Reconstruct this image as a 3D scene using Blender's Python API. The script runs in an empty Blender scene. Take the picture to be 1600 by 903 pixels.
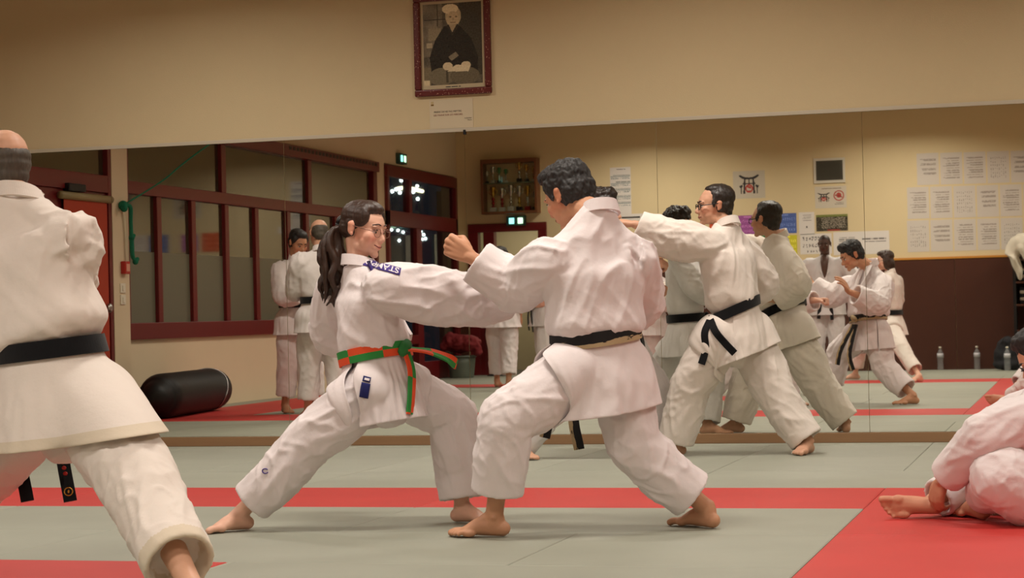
import bpy, bmesh, math, random
import numpy as np
from mathutils import Vector, Matrix
from mathutils.bvhtree import BVHTree

# ------------------------------------------------------------------ camera
SC = bpy.context.scene
COL = SC.collection
F_PX, YAW, PITCH, ROLL, CAM_H = 3131.1, 0.2757, 0.0143, -0.0236, 0.843
YM = 12.832            # mirror plane
XL, YB, XR = -8.65, -2.1, 4.6   # left wall, rear wall, right wall
ZC = 3.7               # ceiling
fw = np.array([-math.sin(YAW)*math.cos(PITCH), math.cos(YAW)*math.cos(PITCH), math.sin(PITCH)])
_r = np.array([math.cos(YAW), math.sin(YAW), 0.0]); _u = np.cross(_r, fw)
CR = _r*math.cos(ROLL)+_u*math.sin(ROLL); CU = -_r*math.sin(ROLL)+_u*math.cos(ROLL)
CP = np.array([0.0, 0.0, CAM_H])
cam_d = bpy.data.cameras.new('camera'); cam = bpy.data.objects.new('camera', cam_d); COL.objects.link(cam)
cam_d.sensor_width = 36.0; cam_d.lens = 36.0*F_PX/1600.0; cam_d.clip_start = 0.05; cam_d.clip_end = 200
cam.matrix_world = Matrix(((CR[0], CU[0], -fw[0], 0), (CR[1], CU[1], -fw[1], 0), (CR[2], CU[2], -fw[2], CAM_H), (0, 0, 0, 1)))
SC.camera = cam

def ray(x, y): return fw + CR*(x-800.0)/F_PX - CU*(y-451.5)/F_PX
def at(x, y, Y):                     # photo pixel -> point at depth Y
    d = ray(x, y); return CP + d*(Y/d[1])
def mat_(x, y, Y):                   # pixel seen in the mirror -> real point at depth Y
    d = ray(x, y); q = CP + d*((2*YM-Y)/d[1]); q[1] = Y; return q
def mX(x, y, X=None):                # pixel seen in the mirror -> real point on the left wall
    X = XL if X is None else X
    d = ray(x, y+4.5); q = CP + d*(X/d[0]); q[1] = 2*YM-q[1]; return q

# ------------------------------------------------------------------ world, lights, exposure
w = bpy.data.worlds.new('night'); SC.world = w; w.use_nodes = True
w.node_tree.nodes['Background'].inputs[0].default_value = (0.010, 0.013, 0.02, 1)
w.node_tree.nodes['Background'].inputs[1].default_value = 1.0
SC.view_settings.view_transform = 'Standard'; SC.view_settings.look = 'None'
SC.view_settings.gamma = 1.0; SC.view_settings.use_curve_mapping = False
SC.view_settings.exposure = 0.0
SC.cycles.max_bounces = 8; SC.cycles.glossy_bounces = 5; SC.cycles.diffuse_bounces = 4
SC.cycles.transparent_max_bounces = 8; SC.cycles.caustics_reflective = True; SC.cycles.blur_glossy = 0.3; SC.cycles.caustics_refractive = False
LIGHT_SPOTS = [(x, y) for x in (-5.6, -2.2, 1.2) for y in (-0.6, 3.2, 7.0, 10.8)]
LIGHT_W = 54.0
for (x, y) in LIGHT_SPOTS:
    ld = bpy.data.lights.new('ceiling_lamp_glow', 'AREA'); ld.shape = 'RECTANGLE'; ld.size = 1.16; ld.size_y = 0.26
    ld.energy = LIGHT_W; ld.color = (1.0, 0.925, 0.83); ld.spread = math.radians(150)
    lo = bpy.data.objects.new('ceiling_lamp_glow', ld); COL.objects.link(lo); lo.location = (x, y, ZC-0.085)

# ------------------------------------------------------------------ material helpers
def new_mat(name):
    m = bpy.data.materials.new(name); m.use_nodes = True
    return m, m.node_tree, m.node_tree.nodes['Principled BSDF']
def lin(c):
    return tuple(((v/255.0)/12.92 if v/255.0 <= 0.04045 else ((v/255.0+0.055)/1.055)**2.4) for v in c)
def mat(name, rgb, rough=0.6, spec=0.5, metal=0.0, noise=0.0, nscale=8.0, bump=0.0, bscale=60.0, coord='Object', sheen=0.0, stretch=None):
    m, nt, b = new_mat(name)
    c = lin(rgb)
    b.inputs['Base Color'].default_value = (*c, 1); b.inputs['Roughness'].default_value = rough
    b.inputs['Metallic'].default_value = metal; b.inputs['Specular IOR Level'].default_value = spec
    if sheen: b.inputs['Sheen Weight'].default_value = sheen
    tc = nt.nodes.new('ShaderNodeTexCoord'); src = tc.outputs[coord]
    if stretch:
        mp = nt.nodes.new('ShaderNodeMapping'); mp.inputs['Scale'].default_value = stretch
        nt.links.new(src, mp.inputs['Vector']); src = mp.outputs['Vector']
    if noise:
        n = nt.nodes.new('ShaderNodeTexNoise'); n.inputs['Scale'].default_value = nscale; n.inputs['Detail'].default_value = 5
        nt.links.new(src, n.inputs['Vector'])
        mx = nt.nodes.new('ShaderNodeMix'); mx.data_type = 'RGBA'
        mx.inputs[6].default_value = (*[v*(1-noise) for v in c], 1); mx.inputs[7].default_value = (*[min(1, v*(1+noise)) for v in c], 1)
        nt.links.new(n.outputs['Fac'], mx.inputs[0]); nt.links.new(mx.outputs[2], b.inputs['Base Color'])
    if bump:
        n2 = nt.nodes.new('ShaderNodeTexNoise'); n2.inputs['Scale'].default_value = bscale; n2.inputs['Detail'].default_value = 4
        nt.links.new(src, n2.inputs['Vector'])
        bp = nt.nodes.new('ShaderNodeBump'); bp.inputs['Strength'].default_value = bump; bp.inputs['Distance'].default_value = 0.01
        nt.links.new(n2.outputs['Fac'], bp.inputs['Height']); nt.links.new(bp.outputs['Normal'], b.inputs['Normal'])
    return m
def vcol_mat(name, rough=0.6, spec=0.4, noise=0.0, nscale=25.0, bump=0.0):
    m, nt, b = new_mat(name)
    a = nt.nodes.new('ShaderNodeAttribute'); a.attribute_name = 'Col'
    b.inputs['Roughness'].default_value = rough; b.inputs['Specular IOR Level'].default_value = spec
    out = a.outputs['Color']
    if noise:
        tc = nt.nodes.new('ShaderNodeTexCoord'); n = nt.nodes.new('ShaderNodeTexNoise'); n.inputs['Scale'].default_value = nscale
        nt.links.new(tc.outputs['Object'], n.inputs['Vector'])
        mr = nt.nodes.new('ShaderNodeMapRange'); mr.inputs[3].default_value = 1-noise; mr.inputs[4].default_value = 1+noise
        nt.links.new(n.outputs['Fac'], mr.inputs[0])
        mu = nt.nodes.new('ShaderNodeMix'); mu.data_type = 'RGBA'; mu.blend_type = 'MULTIPLY'; mu.inputs[0].default_value = 1
        nt.links.new(out, mu.inputs[6]); nt.links.new(mr.outputs[0], mu.inputs[7]); out = mu.outputs[2]
    nt.links.new(out, b.inputs['Base Color'])
    return m
def emit_mat(name, rgb, strength):
    m, nt, b = new_mat(name)
    b.inputs['Base Color'].default_value = (*lin(rgb), 1)
    b.inputs['Emission Color'].default_value = (*lin(rgb), 1); b.inputs['Emission Strength'].default_value = strength
    return m
M = {}
M['wall'] = mat('cream_wall_paint', (202, 184, 147), 0.75, 0.25, noise=0.03, nscale=3, bump=0.12, bscale=140)
M['wall_rear'] = mat('light_cream_wall_paint', (216, 197, 156), 0.75, 0.25, noise=0.03, nscale=3, bump=0.12, bscale=140)
M['wall_left'] = mat('pale_beige_wall_paint', (216, 198, 168), 0.75, 0.25, noise=0.03, nscale=3, bump=0.1, bscale=140)
M['ceiling'] = mat('off_white_ceiling', (196, 180, 150), 0.9, 0.2, noise=0.03)
M['wainscot'] = mat('dark_brown_panel', (72, 36, 22), 0.55, 0.35, noise=0.10, nscale=6)
M['orange_trim'] = mat('varnished_orange_trim', (196, 132, 48), 0.5)
M['plank'] = mat('brown_plank', (144, 110, 78), 0.55, 0.4, noise=0.12, nscale=5, stretch=(0.6, 6, 14))
M['alu'] = mat('pale_metal_trim', (188, 178, 158), 0.5, 0.5, noise=0.03)
M['red_frame'] = mat('dark_red_lacquer', (104, 20, 24), 0.35, 0.5, noise=0.06, nscale=4)
M['black'] = mat('black_plastic', (14, 13, 14), 0.45, 0.4)
M['metal'] = mat('brushed_metal', (170, 168, 165), 0.3, metal=1.0, noise=0.03)
M['white_plastic'] = mat('white_plastic', (225, 218, 200), 0.5)
M['concrete'] = mat('subfloor', (90, 88, 80), 0.9)

# ------------------------------------------------------------------ object helpers
def link(o, parent=None, world=None):
    COL.objects.link(o)
    if parent is not None: o.parent = parent
    return o
def tag(o, label=None, cat=None, group=None, kind=None):
    if label: o['label'] = label
    if cat: o['category'] = cat
    if group: o['group'] = group
    if kind: o['kind'] = kind
    return o
def empty(name, loc=(0, 0, 0)):
    o = bpy.data.objects.new(name, None); COL.objects.link(o); o.location = loc; o.empty_display_size = 0.1
    return o
def mesh_obj(name, V, Fc, m, parent=None, smooth=False, uvs=None, origin=None):
    V = np.asarray(V, float)
    off = np.zeros(3)
    if parent is not None: off = np.array(parent_world(parent))
    elif origin is not None: off = np.asarray(origin, float)
    me = bpy.data.meshes.new(name); me.from_pydata([tuple(v) for v in (V-off)], [], [tuple(f) for f in Fc])
    if m is not None: me.materials.append(m)
    if smooth: me.polygons.foreach_set('use_smooth', [True]*len(me.polygons))
    if uvs is not None:
        l = me.uv_layers.new(name='UVMap')
        vi = np.zeros(len(me.loops), int); me.loops.foreach_get('vertex_index', vi)
        l.data.foreach_set('uv', np.asarray(uvs, float)[vi].ravel())
    me.update()
    o = bpy.data.objects.new(name, me); link(o, parent)
    if parent is None: o.location = off
    return o
def parent_world(p):
    v = Vector((0, 0, 0))
    while p is not None: v += p.location; p = p.parent
    return v
def center_of(V):
    V = np.asarray(V); lo = V.min(0); hi = V.max(0); return np.array([(lo[0]+hi[0])/2, (lo[1]+hi[1])/2, lo[2]])
BOXF = [(0, 3, 2, 1), (4, 5, 6, 7), (0, 1, 5, 4), (1, 2, 6, 5), (2, 3, 7, 6), (3, 0, 4, 7)]
def box_vf(lo, hi):
    (x0, y0, z0), (x1, y1, z1) = lo, hi
    return [(x0, y0, z0), (x1, y0, z0), (x1, y1, z0), (x0, y1, z0), (x0, y0, z1), (x1, y0, z1), (x1, y1, z1), (x0, y1, z1)], BOXF
def bevel_mod(o, wd=0.006, seg=2):
    b = o.modifiers.new('bevel', 'BEVEL'); b.width = wd; b.segments = seg; b.limit_method = 'ANGLE'
    return o
def box(name, lo, hi, m, parent=None, bevel=0.0, seg=2):
    a = [min(lo[i], hi[i]) for i in range(3)]; c = [max(lo[i], hi[i]) for i in range(3)]
    V, Fc = box_vf(a, c)
    o = mesh_obj(name, V, Fc, m, parent, origin=None if parent is not None else ((a[0]+c[0])/2, (a[1]+c[1])/2, a[2]))
    if bevel: bevel_mod(o, bevel, seg)
    return o
def nrm(v): v = np.asarray(v, float); return v/(np.linalg.norm(v)+1e-12)
def catmull(P, n):
    P = np.asarray(P, float)
    if len(P) < 2: return P
    Q = np.vstack([2*P[0]-P[1], P, 2*P[-1]-P[-2]]); out = []
    for i in range(1, len(Q)-2):
        p0, p1, p2, p3 = Q[i-1], Q[i], Q[i+1], Q[i+2]
        for k in range(n):
            t = k/n
            out.append(0.5*((2*p1)+(-p0+p2)*t+(2*p0-5*p1+4*p2-p3)*t*t+(-p0+3*p1-3*p2+p3)*t**3))
    out.append(P[-1]); return np.array(out)
class Geo:
    def __init__(s): s.V = []; s.F = []; s.n = 0
    def add(s, V, Fc):
        V = np.asarray(V, float); s.V.append(V); s.F += [tuple(int(i)+s.n for i in f) for f in Fc]; s.n += len(V)
    def rings(s, C, A, B, n=20, ex=2.0, cap0=True, cap1=True):
        # C centres, A / B half-axis vectors
        k = len(C); th = np.linspace(0, 2*np.pi, n, endpoint=False)
        c, sn = np.cos(th), np.sin(th)
        if ex != 2.0:
            c = np.sign(c)*np.abs(c)**(2/ex); sn = np.sign(sn)*np.abs(sn)**(2/ex)
        V = (C[:, None, :]+A[:, None, :]*c[None, :, None]+B[:, None, :]*sn[None, :, None]).reshape(-1, 3)
        Fc = []
        for i in range(k-1):
            for j in range(n):
                j2 = (j+1) % n; Fc.append((i*n+j, i*n+j2, (i+1)*n+j2, (i+1)*n+j))
        if cap0: Fc.append(tuple(range(n-1, -1, -1)))
        if cap1: Fc.append(tuple((k-1)*n+j for j in range(n)))
        s.add(V, Fc)
    def tube(s, P, R, side=(1, 0, 0), sub=4, n=18, ex=2.0, end='flat', start='flat', cut=None):
        # P control points, R radii (scalar or (a,b)); a lies along 'side'
        P = np.asarray(P, float); R = np.array([(r, r) if np.isscalar(r) else tuple(r) for r in R], float)
        if sub > 1 and len(P) > 1:
            PR = catmull(np.hstack([P, R]), sub); P = PR[:, :3]; R = np.maximum(PR[:, 3:], 0.002)
        T = np.gradient(P, axis=0); T /= (np.linalg.norm(T, axis=1)[:, None]+1e-12)
        sd = np.asarray(side, float)
        if sd.ndim == 1: sd = np.repeat(sd[None], len(P), 0)
        A = sd-(sd*T).sum(1)[:, None]*T; A /= (np.linalg.norm(A, axis=1)[:, None]+1e-12); B = np.cross(T, A)
        C, Ra, Rb = list(P), list(R[:, 0]), list(R[:, 1]); As, Bs = list(A), list(B)
        def rnd(i, sgn):
            r = (R[i, 0]+R[i, 1])/2; o = []
            for a in (25, 50, 72, 86): o.append((P[i]+sgn*T[i]*r*0.8*math.sin(math.radians(a)), math.cos(math.radians(a))))
            return o
        if start == 'round':
            for (p, f_) in rnd(0, -1): C.insert(0, p); Ra.insert(0, R[0, 0]*f_); Rb.insert(0, R[0, 1]*f_); As.insert(0, A[0]); Bs.insert(0, B[0])
        if end == 'round':
            for (p, f_) in rnd(-1, 1): C.append(p); Ra.append(R[-1, 0]*f_); Rb.append(R[-1, 1]*f_); As.append(A[-1]); Bs.append(B[-1])
        if end == 'open':    # a recessed opening (cuff, hem)
            for dd, dr in ((0.0, 0.016), (0.06, 0.024)):
                C.append(P[-1]-T[-1]*dd); Ra.append(R[-1, 0]-dr); Rb.append(R[-1, 1]-dr); As.append(A[-1]); Bs.append(B[-1])
        C = np.array(C); A2 = np.array(As)*np.array(Ra)[:, None]; B2 = np.array(Bs)*np.array(Rb)[:, None]
        s.rings(C, A2, B2, n, ex)
    def ball(s, c, r, M3=None, n=14):
        r = np.array([r, r, r] if np.isscalar(r) else r, float); c = np.asarray(c, float)
        th = np.linspace(0, 2*np.pi, n, endpoint=False); V = [(0, 0, 1)]; m = n//2
        for i in range(1, m):
            a = math.pi*i/m
            for t in th: V.append((math.sin(a)*math.cos(t), math.sin(a)*math.sin(t), math.cos(a)))
        V.append((0, 0, -1)); V = np.array(V)*r
        if M3 is not None: V = V@np.asarray(M3).T
        Fc = [(0, 1+j, 1+(j+1) % n) for j in range(n)]
        for i in range(m-2):
            for j in range(n):
                a = 1+i*n; Fc.append((a+j, a+n+j, a+n+(j+1) % n, a+(j+1) % n))
        L = 1+(m-2)*n; e = len(V)-1
        Fc += [(L+j, e, L+(j+1) % n) for j in range(n)]
        s.add(V+c, Fc)
    def merged(s): return np.vstack(s.V), s.F
    def obj(s, name, m, parent=None, smooth=True, origin=None):
        V, Fc = s.merged(); return mesh_obj(name, V, Fc, m, parent, smooth, origin=center_of(V) if (origin is None and parent is None) else origin)
def remesh(geo, voxel, smooth=6, fac=0.5):
    V, Fc = geo.merged()
    me = bpy.data.meshes.new('tmp'); me.from_pydata([tuple(v) for v in V], [], Fc); me.update()
    o = bpy.data.objects.new('tmp', me); COL.objects.link(o)
    r = o.modifiers.new('r', 'REMESH'); r.mode = 'VOXEL'; r.voxel_size = voxel; r.adaptivity = 0.0
    if smooth: sm = o.modifiers.new('s', 'SMOOTH'); sm.factor = fac; sm.iterations = smooth
    dg = bpy.context.evaluated_depsgraph_get(); dg.update()
    m2 = bpy.data.meshes.new_from_object(o.evaluated_get(dg))
    bpy.data.objects.remove(o); bpy.data.meshes.remove(me)
    return m2
def mesh_np(me):
    V = np.zeros(len(me.vertices)*3); me.vertices.foreach_get('co', V); V = V.reshape(-1, 3)
    N = np.zeros(len(me.vertices)*3); me.vertices.foreach_get('normal', N); return V, N.reshape(-1, 3)
def set_np(me, V): me.vertices.foreach_set('co', np.ascontiguousarray(V).ravel()); me.update()
def lap_smooth(me, V, it=1, fac=0.5):
    E = np.zeros(len(me.edges)*2, int); me.edges.foreach_get('vertices', E); E = E.reshape(-1, 2)
    cnt = np.bincount(E.ravel(), minlength=len(V))[:, None]
    for _ in range(it):
        S = np.zeros_like(V)
        for k in range(3): S[:, k] = np.bincount(E[:, 0], V[E[:, 1], k], len(V))+np.bincount(E[:, 1], V[E[:, 0], k], len(V))
        V = V+fac*(S/np.maximum(cnt, 1)-V)
    return V
_rng = np.random.RandomState(5); _perm = _rng.permutation(256); _perm = np.concatenate([_perm, _perm, _perm])
_grad = _rng.normal(size=(256, 3)); _grad /= np.linalg.norm(_grad, axis=1)[:, None]
def perlin(p):
    p = np.asarray(p, float); i = np.floor(p).astype(int); f = p-i; i &= 255
    u = f*f*f*(f*(f*6-15)+10); r = 0
    for dx in (0, 1):
        for dy in (0, 1):
            for dz in (0, 1):
                h = _perm[_perm[_perm[(i[:, 0]+dx) & 255]+((i[:, 1]+dy) & 255)]+((i[:, 2]+dz) & 255)]
                g = _grad[h & 255]; d = f-np.array([dx, dy, dz])
                wt = (u[:, 0] if dx else 1-u[:, 0])*(u[:, 1] if dy else 1-u[:, 1])*(u[:, 2] if dz else 1-u[:, 2])
                r = r+wt*(g*d).sum(1)
    return r*1.5
def ribbon(name, P, width, wdir, thick, m, parent=None, sub=6, ulen=None):
    P = catmull(P, sub); k = len(P)
    T = np.gradient(P, axis=0); T /= np.linalg.norm(T, axis=1)[:, None]+1e-12
    W = np.asarray(wdir, float); W = np.repeat(W[None], k, 0) if W.ndim == 1 else catmull(W, sub)
    W = W-(W*T).sum(1)[:, None]*T; W /= np.linalg.norm(W, axis=1)[:, None]+1e-12; Nn = np.cross(T, W)
    V = []; uv = []; s = 0
    for i in range(k):
        if i: s += np.linalg.norm(P[i]-P[i-1])
        for (a, b, vv) in ((-1, -1, 0), (0, -1, .5), (1, -1, 1), (1, 1, 1), (0, 1, .5), (-1, 1, 0)):
            V.append(P[i]+W[i]*a*width/2+Nn[i]*b*thick/2); uv.append((s/(ulen or 1.0), vv*1.998+0.001))
    Fc = []
    for i in range(k-1):
        for j in range(6): j2 = (j+1) % 6; Fc.append((i*6+j, i*6+j2, (i+1)*6+j2, (i+1)*6+j))
    Fc.append((5, 4, 3, 2, 1, 0)); Fc.append(tuple((k-1)*6+j for j in range(6)))
    return mesh_obj(name, V, Fc, m, parent, smooth=False, uvs=uv, origin=None if parent is not None else center_of(V))

# ================================================================== THE SETTING
def struct(o): o['kind'] = 'structure'; return o
def wall_from(name, boxes, m):
    g = Geo()
    for lo, hi in boxes: g.add(*box_vf([min(a, b) for a, b in zip(lo, hi)], [max(a, b) for a, b in zip(lo, hi)]))
    return struct(g.obj(name, m, smooth=False))
YA = 8.576
floor = struct(box('floor', (XL-0.2, YB-2.6, -0.12), (XR+0.2, YM+0.2, -0.041), M['concrete']))
struct(box('ceiling', (XL-0.2, YB-0.2, ZC), (XR+0.2, YM+0.2, ZC+0.1), M['ceiling']))
wall_f = struct(box('wall_front', (XL-0.2, YM+0.010, -0.04), (XR+0.2, YM+0.2, ZC), M['wall']))
struct(box('wall_right', (XR, YB-0.2, -0.04), (XR+0.2, YM+0.2, ZC), M['wall']))

# tatami mats: each its own piece, 1 m wide
def mat_material(name, rgb):
    m, nt, b = new_mat(name)
    b.inputs['Roughness'].default_value = 0.55; b.inputs['Specular IOR Level'].default_value = 0.35
    tc = nt.nodes.new('ShaderNodeTexCoord'); oi = nt.nodes.new('ShaderNodeObjectInfo')
    n = nt.nodes.new('ShaderNodeTexNoise'); n.inputs['Scale'].default_value = 2.2; n.inputs['Detail'].default_value = 6
    nt.links.new(tc.outputs['Object'], n.inputs['Vector'])
    mr = nt.nodes.new('ShaderNodeMapRange'); mr.inputs[3].default_value = 0.86; mr.inputs[4].default_value = 1.12
    nt.links.new(n.outputs['Fac'], mr.inputs[0])
    m2 = nt.nodes.new('ShaderNodeMapRange'); m2.inputs[3].default_value = 0.95; m2.inputs[4].default_value = 1.06
    nt.links.new(oi.outputs['Random'], m2.inputs[0])
    mm = nt.nodes.new('ShaderNodeMath'); mm.operation = 'MULTIPLY'; nt.links.new(mr.outputs[0], mm.inputs[0]); nt.links.new(m2.outputs[0], mm.inputs[1])
    vm = nt.nodes.new('ShaderNodeVectorMath'); vm.operation = 'SCALE'; vm.inputs[0].default_value = lin(rgb); nt.links.new(mm.outputs[0], vm.inputs['Scale'])
    nt.links.new(vm.outputs[0], b.inputs['Base Color'])
    wv = nt.nodes.new('ShaderNodeTexWave'); wv.inputs['Scale'].default_value = 90; wv.inputs['Distortion'].default_value = 0.6
    nt.links.new(tc.outputs['Object'], wv.inputs['Vector'])
    bp = nt.nodes.new('ShaderNodeBump'); bp.inputs['Strength'].default_value = 0.06; bp.inputs['Distance'].default_value = 0.004
    nt.links.new(wv.outputs['Fac'], bp.inputs['Height']); nt.links.new(bp.outputs['Normal'], b.inputs['Normal'])
    return m
M['mat_grey'] = mat_material('grey_green_mat', (149, 151, 137)); M['mat_red'] = mat_material('red_mat', (186, 54, 50))
_mats = {}
def lay_mat(x0, x1, y0, y1, red):
    if x1-x0 < 0.02 or y1-y0 < 0.02: return
    key = (round(x1-x0, 3), round(y1-y0, 3), red); g = 0.0014
    if key not in _mats:
        hx, hy = (x1-x0)/2-g, (y1-y0)/2-g; b = 0.005
        V = [(-hx, -hy, -.04), (hx, -hy, -.04), (hx, hy, -.04), (-hx, hy, -.04), (-hx, -hy, -.0025), (hx, -hy, -.0025), (hx, hy, -.0025), (-hx, hy, -.0025),
             (-hx+b, -hy+b, 0), (hx-b, -hy+b, 0), (hx-b, hy-b, 0), (-hx+b, hy-b, 0)]
        Fc = [(3, 2, 1, 0), (0, 1, 5, 4), (1, 2, 6, 5), (2, 3, 7, 6), (3, 0, 4, 7), (4, 5, 9, 8), (5, 6, 10, 9), (6, 7, 11, 10), (7, 4, 8, 11), (8, 9, 10, 11)]
        me = bpy.data.meshes.new('mat'); me.from_pydata(V, [], Fc); me.materials.append(M['mat_red' if red else 'mat_grey']); _mats[key] = me
    o = bpy.data.objects.new('mat', _mats[key]); COL.objects.link(o); o.parent = floor
    o.location = Vector(((x0+x1)/2, (y0+y1)/2, 0.0))-floor.location
X1 = -0.902
RIGHT_RED = X1; LEFT_IN, LEFT_OUT = -7.35, -8.35
def row(y0, y1, x0, x1, seam, step, red=False):
    xs = [x0]; k = math.ceil((x0-seam)/step+1e-6)
    while seam+k*step < x1-1e-6: xs.append(seam+k*step); k += 1
    xs.append(x1)
    for a, b in zip(xs[:-1], xs[1:]):
        if b-a > 0.01: lay_mat(a, b, y0, y1, red)
xa, xb = XL, XR
row(YA+4, YM, xa, xb, X1, 2); row(YA+2, YA+4, xa, xb, X1, 1); row(YA+1, YA+2, xa, xb, X1-1, 2)
row(YA, YA+1, LEFT_OUT, X1, X1-2, 2, True); row(YA, YA+1, xa, LEFT_OUT, xa, 2)
Y2 = YA-6   # far edge of the rear red band
for k in range(6):
    y1 = YA-k; y0 = y1-1
    lay_mat(xa, LEFT_OUT, y0, y1, False)
    if k % 2 == 0: lay_mat(LEFT_OUT, LEFT_IN, y0-1, y1, True)
    sm = X1 if k % 2 == 0 else X1-1
    if k == 2:
        row(y0, y1, LEFT_IN, X1-4.03, sm, 2); lay_mat(X1-4.03, X1-2.03, y0, y1, True); row(y0, y1, X1-2.03, X1, sm, 2)
    else: row(y0, y1, LEFT_IN, X1, sm, 2)
row(Y2-1, Y2, LEFT_OUT, X1, X1-1, 2, True); lay_mat(xa, LEFT_OUT, Y2-1, Y2, False)
for k in range(4): lay_mat(X1, X1+1, Y2-1+2*k, Y2+1+2*k, True)
lay_mat(X1, X1+1, Y2+7, YA+1, True) if YA+1-(Y2+7) > 0.02 else None
for k in range(4):
    for xx in (X1+1, X1+2, X1+3, X1+4):
        lay_mat(xx, min(xx+1, xb), Y2-1+2*k, Y2+1+2*k, xx < X1+1.5)
lay_mat(X1+5, xb, Y2-1, YA+1, False)
row(Y2-2, Y2-1, xa, xb, X1, 2); row(Y2-3, Y2-2, xa, xb, X1-1, 2); row(YB-0.1, Y2-3, xa, xb, X1, 2)

# ---- mirror wall
def mirror_mat():
    m, nt, b = new_mat('mirror_glass')
    b.inputs['Base Color'].default_value = (0.90, 0.90, 0.845, 1); b.inputs['Metallic'].default_value = 1.0; b.inputs['Roughness'].default_value = 0.012
    return m
M['mirror'] = mirror_mat(); ZB, ZT = 0.0656, 2.097
seams = [XL+0.02, -7.86, -6.55, -5.238, -3.936, -2.628, -1.298, 0.02, 1.34, 2.66, 3.98]
mlab = ['tall wall mirror panel at the far left reflecting the dark red door', 'wall mirror panel behind the bald man, left of the reflected windows',
        'wall mirror panel reflecting the black punching bag', 'wall mirror panel behind the long-haired girl', 'wall mirror panel under the framed portrait',
        'wall mirror panel behind the man in glasses', 'wall mirror panel reflecting the rows of paper sheets', 'wall mirror panel at the right edge of the picture',
        'wall mirror panel right of the picture edge, beyond the crouching student', 'last wall mirror panel before the right wall corner']
for i in range(len(seams)-1):
    a, b_ = seams[i]+0.0015, seams[i+1]-0.0015
    V, Fc = box_vf((a, YM, ZB), (b_, YM+0.006, ZT))
    o = mesh_obj('wall_mirror', V, Fc, M['mirror'], origin=((a+b_)/2, YM, ZB))
    if b_ < -2.6: o.rotation_euler.x = 0.00072
    tag(o, mlab[i], 'mirror', 'mirror panels along the front wall')
struct(box('trim_1', (XL, YM-0.022, 0), (XR, YM+0.012, ZB-0.002), M['plank'], bevel=0.003))
struct(box('trim_2', (XL, YM-0.006, ZT+0.001), (XR, YM+0.012, ZT+0.026), M['alu'], bevel=0.002))
for sx in (-3.936,):
    c = bevel_mod(box('mirror_clip', (sx-0.006, YM-0.012, ZT-0.02), (sx+0.012, YM-0.0061, ZT+0.012), M['black']), 0.002)
    tag(c, 'small dark clip holding the mirror seam below the paper notice', 'clip')

# ---- printed sheets: a grid whose colours are the print
M['print'] = vcol_mat('printed_paper', 0.55, 0.35); M['print_gloss'] = vcol_mat('laminated_print', 0.22, 0.5)
def sheet(name, o3, ux, uz, wd, ht, fn, nx, nz, m, parent=None, thick=0.0015):
    # o3 lower-left corner (as read), ux right, uz up; fn(u,v)->rgb arrays
    o3 = np.asarray(o3, float); ux = nrm(ux); uz = nrm(uz); nn = np.cross(ux, uz)
    u = np.linspace(0, 1, nx+1); v = np.linspace(0, 1, nz+1); U, Vv = np.meshgrid(u, v)
    P = o3+U[..., None]*ux*wd+Vv[..., None]*uz*ht+nn*thick
    V = P.reshape(-1, 3); Fc = []
    for j in range(nz):
        for i in range(nx): a = j*(nx+1)+i; Fc.append((a, a+1, a+nx+2, a+nx+1))
    k = len(V); back = [o3, o3+ux*wd, o3+ux*wd+uz*ht, o3+uz*ht]
    V = np.vstack([V, back]); c = [0, nx, (nx+1)*(nz+1)-1, (nx+1)*nz]
    Fc += [(k, k+1, c[1], c[0]), (k+1, k+2, c[2], c[1]), (k+2, k+3, c[3], c[2]), (k+3, k, c[0], c[3]), (k+3, k+2, k+1, k)]
    o = mesh_obj(name, V, Fc, m, parent, origin=None if parent is not None else (o3+ux*wd/2))
    me = o.data; at_ = me.attributes.new('Col', 'FLOAT_COLOR', 'CORNER')
    # one flat colour for each cell
    uc = (U[:-1, :-1]+U[1:, 1:])/2; vc = (Vv[:-1, :-1]+Vv[1:, 1:])/2
    rgb = fn(uc.ravel(), vc.ravel()); rgb = np.clip(rgb, 0, 255)/255.0
    rgb = np.where(rgb <= 0.04045, rgb/12.92, ((rgb+0.055)/1.055)**2.4)
    cols = np.ones((len(me.loops), 4)); n4 = nx*nz
    cols[:n4*4, :3] = np.repeat(rgb, 4, 0); cols[n4*4:, :3] = rgb[0]
    at_.data.foreach_set('color', cols.ravel().astype(np.float32))
    return o
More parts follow.
